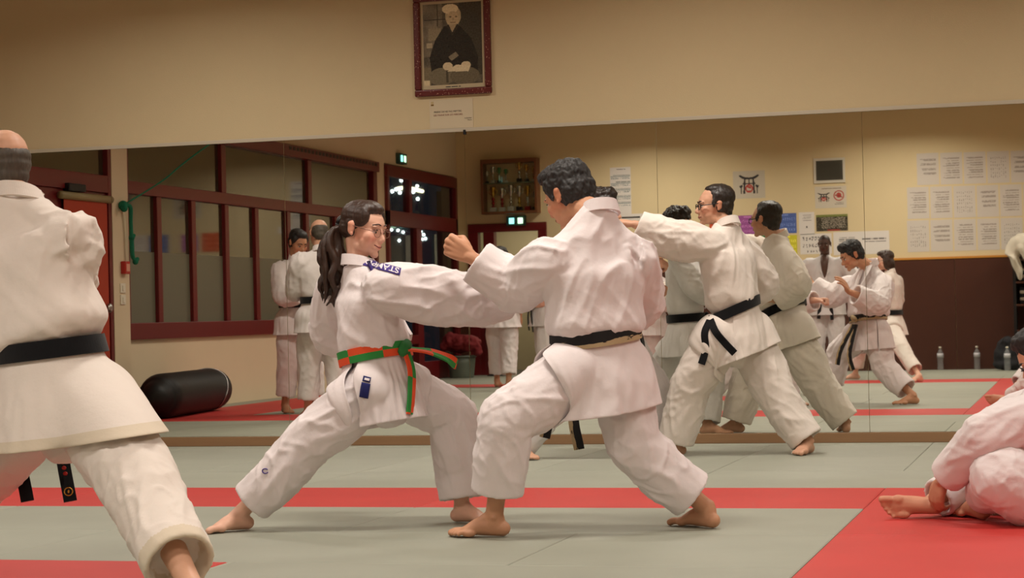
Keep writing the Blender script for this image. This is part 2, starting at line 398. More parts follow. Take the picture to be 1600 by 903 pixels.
def paint(u, v, bg, ops, asp=1.0):
    C = np.repeat(np.array([bg], float), len(u), 0)
    for op in ops:
        k = op[0]
        if k == 'rect': _, x0, y0, x1, y1, c = op; msk = (u >= x0) & (u <= x1) & (v >= y0) & (v <= y1)
        elif k == 'ell': _, x, y, a, b, c = op; msk = ((u-x)/a)**2+((v-y)/b)**2 <= 1
        elif k == 'ring': _, x, y, a, b, t, c = op; q = np.sqrt(((u-x)/a)**2+((v-y)/b)**2); msk = (q <= 1) & (q >= 1-t)
        elif k == 'poly':
            _, pts, c = op; msk = np.zeros(len(u), bool); n = len(pts)
            for i in range(n):
                (xa_, ya_), (xb_, yb_) = pts[i], pts[(i+1) % n]
                cr = ((ya_ > v) != (yb_ > v)) & (u < (xb_-xa_)*(v-ya_)/((yb_-ya_) or 1e-9)+xa_); msk ^= cr
        elif k == 'lines':   # rows of text: x0,y0,x1,y1,rows,colour
            _, x0, y0, x1, y1, n, c, seed = op; rr = np.random.RandomState(seed)
            ins = (u >= x0) & (u <= x1) & (v >= y0) & (v <= y1)
            t = (v-y0)/(y1-y0)*n; i = np.clip(np.floor(t).astype(int), 0, n-1); fr = t-np.floor(t)
            endx = x0+(x1-x0)*(0.72+0.28*rr.rand(n))
            word = perlin(np.stack([u*46, i*7.7+seed, np.zeros_like(u)], 1)) > -0.32
            msk = ins & (fr > 0.28) & (fr < 0.74) & (u < endx[i]) & word
        elif k == 'cols':    # columns of glyphs
            _, x0, y0, x1, y1, nx_, ny_, c, seed = op
            ins = (u >= x0) & (u <= x1) & (v >= y0) & (v <= y1)
            a = (u-x0)/(x1-x0)*nx_; b = (v-y0)/(y1-y0)*ny_; fa = a-np.floor(a); fb = b-np.floor(b)
            msk = ins & (np.abs(fa-.5) < .28) & (np.abs(fb-.5) < .34) & (perlin(np.stack([a*3.1+seed, b*3.1, np.zeros_like(a)], 1)) > -0.08)
        elif k == 'grad':
            _, fn_ = op; C = fn_(u, v, C); continue
        C[msk] = c
    return C
def text_obj(name, body, size, o3, ux, uz, m, parent, align='LEFT', extr=0.0004, xs=1.0):
    cu = bpy.data.curves.new('txt', 'FONT'); cu.body = body; cu.size = size; cu.align_x = align; cu.extrude = extr; cu.resolution_u = 2
    to = bpy.data.objects.new('txt', cu); COL.objects.link(to)
    dg = bpy.context.evaluated_depsgraph_get(); dg.update(); me = bpy.data.meshes.new_from_object(to.evaluated_get(dg)); bpy.data.objects.remove(to)
    V, _ = mesh_np(me); ux = nrm(ux); uz = nrm(uz); nn = np.cross(ux, uz)
    W_ = np.asarray(o3, float)+V[:, :1]*xs*ux+V[:, 1:2]*uz+V[:, 2:3]*nn
    me.materials.clear(); me.materials.append(m); set_np(me, W_-np.array(parent_world(parent)))
    me.name = name; o = bpy.data.objects.new(name, me); return link(o, parent)
M['ink'] = mat('dark_ink', (44, 38, 36), 0.6); M['ink_red'] = mat('brown_red_ink', (120, 48, 36), 0.6)

# ---- framed portrait above the mirror (front wall faces -Y, so right is +X)
UX, UZ = (1, 0, 0), (0, 0, 1)
fx0, fx1, fz0, fz1 = -4.275, -3.735, 2.345, 3.03
fr = empty('picture_frame', ((fx0+fx1)/2, YM+0.010, fz0)); tag(fr, 'dark red frame holding a black and white portrait photograph', 'picture frame')
def frame_wood():
    m, nt, b = new_mat('speckled_dark_red_frame')
    tc = nt.nodes.new('ShaderNodeTexCoord'); v = nt.nodes.new('ShaderNodeTexVoronoi'); v.inputs['Scale'].default_value = 75
    nt.links.new(tc.outputs['Object'], v.inputs['Vector']); r = nt.nodes.new('ShaderNodeValToRGB')
    r.color_ramp.elements[0].position = 0.10; r.color_ramp.elements[0].color = (*lin((235, 190, 160)), 1)
    r.color_ramp.elements[1].position = 0.2; r.color_ramp.elements[1].color = (*lin((92, 28, 26)), 1)
    nt.links.new(v.outputs['Distance'], r.inputs[0]); nt.links.new(r.outputs[0], b.inputs['Base Color']); b.inputs['Roughness'].default_value = 0.3
    bp = nt.nodes.new('ShaderNodeBump'); bp.inputs['Strength'].default_value = 0.25; bp.inputs['Distance'].default_value = 0.002
    nt.links.new(v.outputs['Distance'], bp.inputs['Height']); nt.links.new(bp.outputs['Normal'], b.inputs['Normal'])
    return m
M['frame_wood'] = frame_wood(); bw = 0.046
yf0, yf1 = YM+0.010, YM-0.022
for (a, b_, c, d) in ((fx0, fx1, fz0, fz0+bw), (fx0, fx1, fz1-bw, fz1), (fx0, fx0+bw, fz0+bw, fz1-bw), (fx1-bw, fx1, fz0+bw, fz1-bw)):
    box('frame_rail', (a, yf0, c), (b_, yf1, d), M['frame_wood'], fr, bevel=0.010, seg=3)
M['mount'] = mat('cream_mount_board', (188, 172, 138), 0.6)
box('mount_board', (fx0+bw, yf0, fz0+bw), (fx1-bw, YM+0.002, fz1-bw), M['mount'], fr)
def portrait(u, v):
    def tone(u, v, C):
        g = 70+26*perlin(np.stack([u*3, v*3, u*0], 1))+18*perlin(np.stack([u*11, v*9, u*0+3], 1)); g += 20*(u < .33)*(v > .35)
        return np.stack([g*1.02, g*.93, g*.76], 1)
    def gr(u, v, C): return C*1.22+4+(13*perlin(np.stack([u*40, v*50, u*0+9], 1)))[:, None]
    K = (30, 27, 22); R2 = (40, 36, 29); S = (168, 152, 122); G = (92, 84, 66)
    ops = [('grad', tone), ('rect', .09, .55, .30, .70, (118, 108, 86)), ('rect', .05, .46, .15, .52, (140, 128, 104)), ('rect', .0, .0, .12, .22, (96, 86, 66)),
           ('rect', .02, .80, .42, .815, (44, 40, 32)), ('rect', .24, .72, .255, .99, (50, 46, 37)), ('rect', .62, .1, 1, 1, (50, 46, 37)),
           ('poly', [(.14, .12), (.10, .34), (.2, .55), (.36, .72), (.62, .72), (.82, .56), (.93, .33), (.92, .10)], K),
           ('ell', .52, .84, .135, .125, (150, 136, 108)), ('ell', .47, .93, .14, .06, (186, 172, 140)), ('ell', .51, .80, .105, .10, (160, 142, 112)),
           ('ell', .47, .83, .02, .010, (96, 84, 64)), ('ell', .57, .83, .02, .010, (96, 84, 64)), ('poly', [(.515, .83), (.50, .79), (.54, .79)], (136, 120, 94)), ('rect', .47, .755, .56, .765, (110, 92, 70)),
           ('poly', [(.44, .74), (.5, .64), (.58, .74)], (142, 126, 100)), ('poly', [(.40, .72), (.50, .60), (.50, .64), (.44, .74)], R2), ('poly', [(.62, .72), (.50, .60), (.50, .64), (.58, .74)], R2),
           ('ell', .30, .10, .22, .11, G), ('ell', .70, .10, .25, .11, (82, 74, 58)), ('rect', .38, .02, .42, .18, (60, 54, 43)),
           ('poly', [(.42, .34), (.55, .40), (.60, .35), (.48, .29)], (104, 96, 78)),
           ('ell', .41, .225, .085, .05, S), ('ell', .72, .235, .08, .04, S), ('poly', [(.40, .16), (.76, .15), (.80, .22), (.55, .24)], (172, 158, 128)),
           ('rect', 0, 0, .10, .06, (170, 156, 124)), ('grad', gr)]
    return paint(u, v, (80, 74, 60), ops)
sheet('photo_print', (fx0+bw+0.018, YM+0.002, fz0+bw+0.028), UX, UZ, fx1-fx0-2*bw-0.036, fz1-fz0-2*bw-0.046, portrait, 132, 176, M['print_gloss'], fr)
for k_, (a_, b_) in enumerate(((-.055, -.02), (-.014, .03), (.036, .05))): box('caption_print', ((fx0+fx1)/2+a_, YM+0.0014, fz0+bw+0.010), ((fx0+fx1)/2+b_, YM+0.0021, fz0+bw+0.016), M['ink'], fr)
# ---- paper notice
nt_ = empty('paper_notice', (-4.03, YM+0.010, 2.125)); tag(nt_, 'glossy laminated paper notice with two printed lines below the portrait', 'notice')
def notice(u, v):
    return paint(u, v, (206, 192, 164), [('rect', .02, .80, .10, .95, (120, 88, 40)), ('ell', .06, .9, .03, .04, (190, 170, 130)), ('rect', .0, .0, .4, .02, (150, 120, 80))])
sheet('laminated_sheet', (-4.18, YM+0.0085, 2.125), UX, UZ, 0.305, 0.195, notice, 30, 20, M['print_gloss'], nt_)
text_obj('printed_line', 'PRIERE DE NE PAS METTRE', 0.0165, (-4.15, YM+0.0064, 2.233), UX, UZ, M['ink'], nt_)
text_obj('printed_line', 'LES MAINS SUR LES MIROIRS', 0.0165, (-4.153, YM+0.0064, 2.211), UX, UZ, M['ink_red'], nt_)
text_obj('printed_line', 'Le bureau', 0.0125, (-3.885, YM+0.0064, 2.186), UX, UZ, M['ink'], nt_, 'RIGHT')
text_obj('printed_line', 'Merci', 0.0125, (-3.885, YM+0.0064, 2.172), UX, UZ, M['ink'], nt_, 'RIGHT')

# ---- rear wall (seen in the mirror): faces +Y, so as read right is -X
def rp(x, y, dy=0.0): return mat_(x, y+(4.5 if x < 1031 else 0), YB+dy)
dX0, dX1, dZ = rp(738, 352)[0], rp(846, 346)[0], rp(760, 350)[2]
W0, W1 = XL-0.2, XR+0.2
wall_b = wall_from('wall_rear', [((W0, YB-0.2, -.04), (dX0, YB, ZC)), ((dX1, YB-0.2, -.04), (W1, YB, ZC)), ((dX0, YB-0.2, dZ), (dX1, YB, ZC))], M['wall_rear'])
ZW = rp(1480, 401)[2]
edges = [XL+0.01, dX0-0.02]
xx = rp(1494, 500)[0]; cols_ = []
e = xx
while e > dX1+0.12: e -= 1.22
pe = [dX1+0.10]; e += 1.22 if e < dX1+0.4 else 0
while e < XR-0.05: pe.append(e); e += 1.22
pe.append(XR-0.01)
for a, b_ in [(XL+0.01, dX0-0.08)]+list(zip(pe[:-1], pe[1:])):
    if b_-a > 0.05: bevel_mod(box('panel', (a+0.002, YB, 0.0), (b_-0.002, YB+0.018, ZW-0.03), M['wainscot'], wall_b), 0.003)
struct(box('trim_3', (dX1+0.10, YB, ZW-0.03), (XR-0.01, YB+0.028, ZW), M['orange_trim'], bevel=0.003))
# doorway with a lit vestibule behind
vy = YB-2.4
M['vest'] = mat('vestibule_plaster', (168, 158, 132), 0.8, noise=0.04)
wall_from('wall_vestibule', [((dX0-0.5, vy-0.1, -.04), (dX1+0.6, vy, 2.6)), ((dX0-0.6, vy, -.04), (dX0-0.5, YB-0.2, 2.6)), ((dX1+0.6, vy, -.04), (dX1+0.7, YB-0.2, 2.6)), ((dX0-0.6, vy, 2.6), (dX1+0.7, YB-0.2, 2.7))], M['vest'])
struct(box('floor_vestibule', (dX0-0.5, vy, -0.04), (dX1+0.6, YB-0.05, 0.0), M['concrete']))
vl = bpy.data.lights.new('vestibule_lamp_glow', 'AREA'); vl.size = 0.5; vl.energy = 28; vl.color = (1, .88, .7)
vo = bpy.data.objects.new('vestibule_lamp_glow', vl); COL.objects.link(vo); vo.location = ((dX0+dX1)/2, YB-1.3, 2.52)
dr = empty('door_1', ((dX0+dX1)/2, YB, 0)); struct(dr)
def rail(par, x0, x1, z0, z1, y0=YB-0.12, y1=YB+0.03, m='red_frame', nm='door_rail'): return box(nm, (x0, y0, z0), (x1, y1, z1), M[m], par, bevel=0.006)
rail(dr, dX0-0.06, dX1+0.08, dZ-0.10, dZ+0.02); rail(dr, dX0-0.06, dX0+0.09, 0, dZ-0.10); rail(dr, dX1-0.05, dX1+0.08, 0, dZ-0.10)
mx_ = rp(766, 400)[0]; mx2 = rp(808, 400)[0]
rail(dr, mx_-0.09, mx_+0.07, 0, dZ-0.10); rail(dr, dX0+0.09, mx_-0.09, 0, 0.75); rail(dr, dX0+0.09, mx_-0.09, 1.0, 1.06)
box('white_post', (mx_+0.42, vy+0.02, 0), (mx_+0.62, vy+0.1, 2.5), M['white_plastic'], dr); box('white_post', (mx_+0.98, vy+0.02, 0), (mx_+1.1, vy+0.1, 2.5), M['white_plastic'], dr)
box('inner_door_frame', (mx_+0.62, vy+0.02, 2.2), (mx_+0.98, vy+0.1, 2.3), M['red_frame'], dr); box('inner_door_frame', (mx_+0.9, vy+0.02, 0), (mx_+0.98, vy+0.1, 2.2), M['red_frame'], dr)
def glass_mat(name, tint=(0.9, 0.93, 0.9), ior=1.5, fac=0.82):
    m = bpy.data.materials.new(name); m.use_nodes = True; nt = m.node_tree; nt.nodes.clear()
    out = nt.nodes.new('ShaderNodeOutputMaterial'); mx = nt.nodes.new('ShaderNodeMixShader'); tr = nt.nodes.new('ShaderNodeBsdfTransparent'); gl = nt.nodes.new('ShaderNodeBsdfGlossy')
    fr_ = nt.nodes.new('ShaderNodeFresnel'); fr_.inputs['IOR'].default_value = ior
    tr.inputs[0].default_value = (*tint, 1); gl.inputs['Roughness'].default_value = 0.01
    ge = nt.nodes.new('ShaderNodeNewGeometry'); iv = nt.nodes.new('ShaderNodeMath'); iv.operation = 'SUBTRACT'; iv.inputs[0].default_value = 1.0; nt.links.new(ge.outputs['Backfacing'], iv.inputs[1])
    ml = nt.nodes.new('ShaderNodeMath'); ml.operation = 'MULTIPLY'; nt.links.new(fr_.outputs[0], ml.inputs[0]); nt.links.new(iv.outputs[0], ml.inputs[1])
    nt.links.new(ml.outputs[0], mx.inputs[0]); nt.links.new(tr.outputs[0], mx.inputs[1]); nt.links.new(gl.outputs[0], mx.inputs[2]); nt.links.new(mx.outputs[0], out.inputs[0])
    return m
M['glass'] = glass_mat('clear_glass'); M['night_glass'] = glass_mat('tinted_night_glass', (0.80, 0.82, 0.78), 1.65)
box('pane', (dX0+0.09, YB-0.05, 0.75), (mx_-0.09, YB-0.044, 1.0), M['glass'], dr); box('pane', (dX0+0.09, YB-0.05, 1.06), (mx_-0.09, YB-0.044, dZ-0.1), M['glass'], dr)

# ---- left wall (seen in the mirror): faces +X
yD1, yD0 = 10.7, mX(172, 300)[1]                # door zone, towards the mirror
yC0 = mX(188, 300)[1]                            # column / first window
yW1, yW0 = yC0-0.02, mX(585, 300)[1]
yC2 = mX(601, 300)[1]; yV0 = mX(713, 320)[1]; yV0 = max(yV0, YB+0.12)
zS = (mX(192, 524)[2]+mX(452, 505)[2])/2; zR = (mX(195, 285)[2]+mX(455, 313)[2])/2; zT = (mX(420, 226)[2]+mX(588, 253)[2])/2
zTop = zT+0.05
XW = XL-0.2
wall_l = wall_from('wall_left', [((XW, yD1+0.05, -.04), (XL, YM+0.2, ZC)), ((XW, yD0, -.04), (XL, yD1+0.05, ZC)) if False else ((XW, yD0, zTop), (XL, yD1+0.05, ZC)),
    ((XW, yC0, -.04), (XL, yD0, ZC)), ((XW, yW0, -.04), (XL, yC0, zS)), ((XW, yW0, zTop), (XL, yC0, ZC)), ((XW, yC2, -.04), (XL, yW0, ZC)),
    ((XW, yV0, zTop), (XL, yC2, ZC)), ((XW, YB-0.2, -.04), (XL, yV0, ZC)), ((XW, yC2-0.95, -.04), (XL, yC2, 0.55))], M['wall_left'])
struct(box('trim_4', (XL, yC0-0.06, 0), (XL+0.05, yD0+0.06, ZC), M['wall_left'], bevel=0.006))   # column casing between door and windows
# windows
M['pane_dark'] = mat('dark_pane_glass', (48, 43, 30), 0.04, 1.0, noise=0.03); M['pane_frost'] = mat('frosted_pane_film', (104, 103, 86), 0.32, 0.6, noise=0.03, nscale=12)
M['pane_dark'].node_tree.nodes['Principled BSDF'].inputs['IOR'].default_value = 1.75
win = empty('window_1', (XL, (yW0+yW1)/2, zS)); struct(win)
def fbar(par, y0, y1, z0, z1, nm='frame_bar', x0=XL-0.05, x1=XL+0.045, m='red_frame'): return box(nm, (x0, y0, z0), (x1, y1, z1), M[m], par, bevel=0.006)
fbar(win, yW0, yW1+0.02, zS-0.06, zS+0.10); fbar(win, yW0, yW1+0.02, zR-0.10, zR+0.02); fbar(win, yW0, yW1+0.02, zT-0.10, zT+0.03, x1=XL+0.08)
fbar(win, yW1-0.07, yW1+0.02, zS+0.1, zR-0.1); fbar(win, yW0, yW0+0.10, zS+0.1, zR-0.1)
fbar(win, yW1-0.07, yW1+0.02, zR+0.02, zT-0.1); fbar(win, yW0, yW0+0.14, zR+0.02, zT-0.1)
low = [mX(x, 420)[1] for x in (246, 300, 352, 399, 449, 478, 524, 560)]; up = [mX(345, 255)[1], mX(480, 270)[1]]
ys = [yW1-0.07]+low+[yW0+0.10]
for y in low: fbar(win, y-0.05, y+0.05, zS+0.1, zR-0.1, x1=XL+0.035)
zF = mX(330, 396)[2]
for a, b_ in zip(ys[:-1], ys[1:]):
    full = a == ys[0]
    box('frosted_pane', (XL-0.012, b_+0.05, zS+0.1), (XL-0.004, a-0.05, zF), M['pane_frost'], win)
    box('pane', (XL-0.012, b_+0.05, zF), (XL-0.004, a-0.05, zR-0.1), M['pane_dark'], win)
us = [yW1-0.07]+up+[yW0+0.14]
for y in up: fbar(win, y-0.06, y+0.06, zR+0.02, zT-0.1, x1=XL+0.035)
for a, b_ in zip(us[:-1], us[1:]): box('pane', (XL-0.012, b_+0.05, zR+0.02), (XL-0.004, a-0.05, zT-0.1), M['pane_dark'], win)
# slotted strip along the window head
for k in range(26):
    y = yW0+0.1+k*0.115
    box('vent_slot', (XL+0.08, y, zT-0.03), (XL+0.084, y+0.07, zT+0.01), M['black'], win)
# second window: glazed door to the night outside
win2 = empty('window_2', (XL, (yC2+yV0)/2, 0)); struct(win2)
zR2 = (mX(650, 336)[2]+mX(700, 348)[2])/2; ym2 = mX(637, 300)[1]; yd2 = mX(652, 430)[1]
fbar(win2, yV0, yC2, zT-0.12, zT+0.03); fbar(win2, yV0, yC2, zR2-0.14, zR2+0.06); fbar(win2, yV0, yV0+0.09, 0, zT-0.12); fbar(win2, yC2-0.08, yC2, 0, zT-0.12)
fbar(win2, ym2-0.06, ym2+0.06, zR2+0.06, zT-0.12); fbar(win2, yd2-0.11, yd2+0.11, 0, zR2-0.14); fbar(win2, yV0+0.09, yd2-0.11, 0, 0.25); fbar(win2, yd2+0.11, yC2-0.08, 0.5, 0.62)
for (a, b_, c, d) in ((yV0+.09, ym2-.06, zR2+.06, zT-.12), (ym2+.06, yC2-.08, zR2+.06, zT-.12), (yV0+.09, yd2-.11, .25, zR2-.14), (yd2+.11, yC2-.08, .62, zR2-.14)):
    box('pane', (XL-0.012, a, c), (XL-0.004, b_, d), M['night_glass'], win2)
struct(box('wall_outside', (XL-5.2, YB-6, -0.2), (XL-5.0, YM, 5.5), mat('unlit_night_facade', (34, 34, 30), 0.9)))
# left door beside the mirror
door = empty('door_2', (XL, (yD0+yD1)/2, 0)); struct(door)
fbar(door, yD0, yD0+0.12, 0, zT); fbar(door, yD1-0.10, yD1+0.05, 0, zT); fbar(door, yD0, yD1, zT-0.05, zT+0.06)
zD = mX(120, 285)[2]
fbar(door, yD0+0.12, yD1-0.1, zD-0.05, zD+0.11)
box('pane', (XL-0.012, yD0+0.12, zD+0.11), (XL-0.004, yD1-0.1, zT-0.05), M['pane_dark'], door)
box('door_leaf', (XL-0.03, yD0+0.125, 0.005), (XL+0.02, yD1-0.105, zD-0.05), M['red_frame'], door, bevel=0.006)
g = Geo(); kp = mX(160, 478); g.tube([(XL+0.02, kp[1], kp[2]), (XL+0.05, kp[1], kp[2])], [.012, .012], (0, 0, 1), 1); g.ball((XL+0.075, kp[1], kp[2]), (.028, .045, .045)); g.obj('door_knob', M['metal'], door)
cp = mX(108, 290); box('door_closer', (XL+0.02, cp[1]-0.16, cp[2]-0.035), (XL+0.09, cp[1]+0.16, cp[2]+0.035), M['black'], door, bevel=0.012)

# ================================================================== PROPS
M['tube_glow'] = emit_mat('lamp_tube', (255, 235, 200), 2.0)
lamp_rows = ['by the rear wall', 'second from the rear wall', 'third from the rear wall', 'by the mirror']
lamp_cols = ['left', 'middle', 'right']
for i, (x, y) in enumerate(LIGHT_SPOTS):
    L = empty('ceiling_light', (x, y, ZC)); tag(L, 'white fluorescent ceiling light, %s of the row %s' % (lamp_cols[i//4], lamp_rows[i % 4]), 'ceiling light', 'fluorescent ceiling lights')
    box('housing', (x-0.64, y-0.17, ZC-0.05), (x+0.64, y+0.17, ZC), M['white_plastic'], L, bevel=0.006)
    for dy in (-0.08, 0.08):
        g = Geo(); g.tube([(x-0.58, y+dy, ZC-0.065), (x+0.58, y+dy, ZC-0.065)], [.013, .013], (0, 0, 1), 1, 10); g.obj('lamp_tube', M['tube_glow'], L)
    for dy in (-0.165, 0.155): box('side_reflector', (x-0.62, y+dy, ZC-0.08), (x+0.62, y+dy+0.01, ZC-0.05), M['white_plastic'], L)

# punching bag lying along the left wall
M['bag'] = mat('black_vinyl', (16, 15, 16), 0.5, 0.4, noise=0.15, nscale=5, bump=0.15, bscale=9)
pb = empty('punching_bag', (-8.12, 8.35, 0)); tag(pb, 'black vinyl punching bag lying on the red mats by the left wall', 'punching bag')
g = Geo(); A_, B_ = np.array([-7.98, 9.22, 0.205]), np.array([-8.2, 7.55, 0.205])
ax = nrm(B_-A_); Ps = [A_+ax*t for t in (0, .02, .06, .14, .5, .9, 1.3, 1.6, 1.67, 1.70)]; g.tube(Ps, [.15, .18, .196, .204, .203, .205, .204, .204, .2, .195], (0, 0, 1), 3, 28, start='round')
o = g.obj('bag_body', M['bag'], pb)
g = Geo(); c0 = A_+ax*1.52
ths = np.linspace(-0.4, 2.6, 24); pts = [c0+ax*(0.10*math.sin(t*2.2))*.6+0.207*(np.array([0, 0, 1])*math.cos(t)+np.cross(ax, [0, 0, 1])*-math.sin(t)) for t in ths]
g.tube(pts, [.006]*len(pts), (0, 0, 1), 2, 8); g.obj('chain_strap', M['metal'], pb)
g = Geo(); q = A_+np.array([.13, -.1, .02]); g.tube([q+np.array([0, .0, 0]), q+np.array([.04, -.10, -.06])], [.005, .005], (0, 0, 1), 1, 8); g.obj('zip', M['metal'], pb)

# things on the column and the door
cY = (yC0+yD0)/2; xC = XL+0.05
al = mX(183, 415); bo = empty('fire_alarm_box', (xC, cY, al[2])); tag(bo, 'small red fire alarm call point on the pale column', 'alarm')
M['alarm'] = mat('red_alarm_plastic', (178, 36, 28), 0.35); box('case', (xC, cY-0.085, al[2]-0.06), (xC+0.05, cY+0.02, al[2]+0.06), M['alarm'], bo, bevel=0.008); box('glass_plate', (xC+0.05, cY-0.065, al[2]-0.035), (xC+0.054, cY, al[2]+0.035), mat('pale_alarm_plate', (216, 150, 130), 0.3), bo)
for zz, wd in ((mX(183, 447)[2], 'upper'), (mX(183, 465)[2], 'lower')):
    s_ = empty('light_switch', (xC, cY, zz)); tag(s_, 'white light switch on the pale column, the %s of the pair' % wd, 'switch', 'light switches on the column')
    box('plate', (xC, cY-0.055, zz-0.045), (xC+0.012, cY+0.045, zz+0.045), M['white_plastic'], s_, bevel=0.004); box('rocker', (xC+0.012, cY-0.025, zz-0.025), (xC+0.02, cY+0.015, zz+0.025), M['white_plastic'], s_, bevel=0.003)
# green rope tied to the column and running up to the ceiling
M['rope'] = mat('green_rope', (32, 112, 84), 0.8, 0.2, noise=0.25, nscale=60)
rk = mX(180, 316, XL+0.09); rk[1] = cY+0.02; rt = mX(315, 231, XL+0.5); rdir = nrm(rt-rk)
rop = empty('green_rope', rk); tag(rop, 'green rope knotted on the pale column and stretched up past the windows', 'rope')
g = Geo(); g.tube([rk, rk+(rt-rk)*.5+np.array([0, 0, -.03]), rt, rk+rdir*(ZC-rk[2])/max(rdir[2], .05)*0.995], [.008]*4, (1, 0, 0), 8, 8); g.obj('stretched_rope', M['rope'], rop)
g = Geo()
for (dx, dy, dz, r_) in ((0, 0, 0, .045), (.02, .02, -.03, .035), (.0, -.03, .012, .03)): g.ball(rk+np.array([dx, dy, dz]), r_)
g.obj('knot', M['rope'], rop)
g = Geo(); zk = rk[2]; P_ = [rk+np.array([.01, -.03, .01]), rk+np.array([.03, -.09, -.02]), rk+np.array([.02, -.11, -.15]), rk+np.array([.02, -.12, -.30]), rk+np.array([.02, -.13, -.46]), rk+np.array([.03, -.17, -.52])]
g.tube(P_, [.018, .02, .018, .02, .022, .012], (1, 0, 0), 8, 10)
for k_ in (3, 5): g.ball(P_[k_], (.03, .024, .034)); g.ball(P_[k_]+np.array([.01, -.02, .02]), .02)
g.obj('hanging_tail', M['rope'], rop)
# roller blind with orange cloth on the door
rbz = mX(125, 305)[2]; rb = empty('roller_blind', (XL+0.05, 9.0, rbz)); tag(rb, 'orange roller blind hanging on the dark red door', 'blind')
yb0, yb1 = mX(164, 308)[1], mX(85, 300)[1]
g = Geo(); g.tube([(XL+.06, yb0, rbz), (XL+.06, yb1, rbz)], [.035, .035], (0, 0, 1), 1, 14); g.obj('roller_tube', mat('beige_roller', (150, 132, 92), .5), rb)
box('cloth', (XL+.05, yb0+.07, .5), (XL+.056, yb1-.07, rbz), mat('orange_cloth', (168, 56, 28), .8, noise=.05), rb)

# exit signs
def exit_sign(c, n, label):
    c = np.asarray(c, float); n = nrm(n); s = nrm(np.cross((0, 0, 1), n)); e = empty('exit_sign', c-np.array([0, 0, .06])); tag(e, label, 'exit sign', 'green exit signs')
    g = Geo(); V = [c+n*a+s*b_+np.array([0, 0, d]) for d in (-.07, .07) for a, b_ in ((0, -.14), (.06, -.14), (.06, .14), (0, .14))]
    g.add(V, BOXF); g.obj('housing', mat('green_sign_body', (18, 60, 44), .5), e, smooth=False)
    for k, col in ((-1, (205, 255, 215)), (1, (150, 240, 235))):
        q = c+n*.061+s*(k*.065); V = [q+s*a+np.array([0, 0, d]) for a, d in ((-.038, -.042), (.038, -.042), (.038, .042), (-.038, .042))]
        m_ = emit_mat('sign_glow', col, 2.2); mesh_obj('lit_symbol', V+[v-n*.0005 for v in V], [(0, 1, 2, 3), (7, 6, 5, 4)], m_, e)
q = rp(808, 343, .0); exit_sign((q[0], YB, q[2]), (0, 1, 0), 'lit green exit sign above the rear doorway')
q = mX(624, 246); exit_sign((XL, q[1], q[2]), (1, 0, 0), 'lit green exit sign above the glazed side door')
M['wood_cab'] = mat('brown_cabinet_wood', (112, 66, 34), .5, noise=.15, nscale=4, stretch=(1, 6, 6))

# trophy cabinet
tA, tB = rp(757, 249), rp(846, 335)
tx0, tx1, tz0, tz1 = tA[0], tB[0], tB[2]+.04, tA[2]; tc = empty('trophy_cabinet', ((tx0+tx1)/2, YB, tz0)); tag(tc, 'wooden wall cabinet with glass shelf full of trophies', 'cabinet')
dpt = .22
box('back_board', (tx0, YB, tz0), (tx1, YB+.015, tz1), mat('pale_cabinet_back', (222, 196, 152), .6), tc)
for (a, b_, c, d) in ((tx0, tx0+.035, tz0, tz1), (tx1-.035, tx1, tz0, tz1), (tx0+.035, tx1-.035, tz0, tz0+.035), (tx0+.035, tx1-.035, tz1-.06, tz1)):
    box('side_board', (a, YB+.015, c), (b_, YB+dpt, d), M['wood_cab'], tc, bevel=.004)
zs = tz0+(tz1-tz0)*.56
box('glass_shelf', (tx0+.036, YB+.02, zs-.006), (tx1-.036, YB+dpt-.03, zs+.006), mat('green_edge_glass', (96, 110, 88), .1), tc)
box('cabinet_pane', (tx0+.036, YB+dpt-.012, tz0+.036), (tx1-.036, YB+dpt-.008, tz1-.061), M['glass'], tc)
def trophy(x, y, z, h, cup, stem, baseC, label):
    e = empty('trophy', (x, y, z)); tag(e, label, 'trophy', 'trophies in the wall cabinet')
    box('base', (x-.03*h/.25, y-.03, z), (x+.03*h/.25, y+.03, z+h*.18), M[baseC], e, bevel=.003)
    g = Geo(); r = .014*h/.25; g.tube([(x, y, z+h*.18), (x, y, z+h*.26), (x, y, z+h*.34), (x, y, z+h*.42), (x, y, z+h*.5), (x, y, z+h*.58)], [r*1.5, r*.7, r*1.3, r*.7, r*1.3, r*.6], (1, 0, 0), 4, 12); g.obj('column', M[stem], e)
    g = Geo(); R_ = .029*h/.25; g.tube([(x, y, z+h*.56), (x, y, z+h*.62), (x, y, z+h*.75), (x, y, z+h*.9), (x, y, z+h)], [r*.6, R_*.45, R_*.8, R_*.85, R_], (1, 0, 0), 3, 14); g.obj('cup', M[cup], e)
    for s_ in (-1, 1):
        g = Geo(); g.tube([(x+s_*R_*.6, y, z+h*.68), (x+s_*R_*1.3, y, z+h*.74), (x+s_*R_*1.3, y, z+h*.88), (x+s_*R_*.85, y, z+h*.92)], [.005]*4, (0, 1, 0), 4, 8); g.obj('handle', M[cup], e)
M['gold'] = mat('trophy_gold', (206, 160, 72), .25, metal=1.0); M['silver'] = mat('trophy_silver', (214, 212, 204), .2, metal=1.0); M['green_metal'] = mat('trophy_green', (24, 120, 66), .3, metal=.6); M['marble'] = mat('trophy_marble', (196, 190, 178), .3, noise=.1, nscale=40); M['red_metal'] = mat('trophy_red', (150, 26, 26), .3, metal=.5)
tw = tx1-tx0
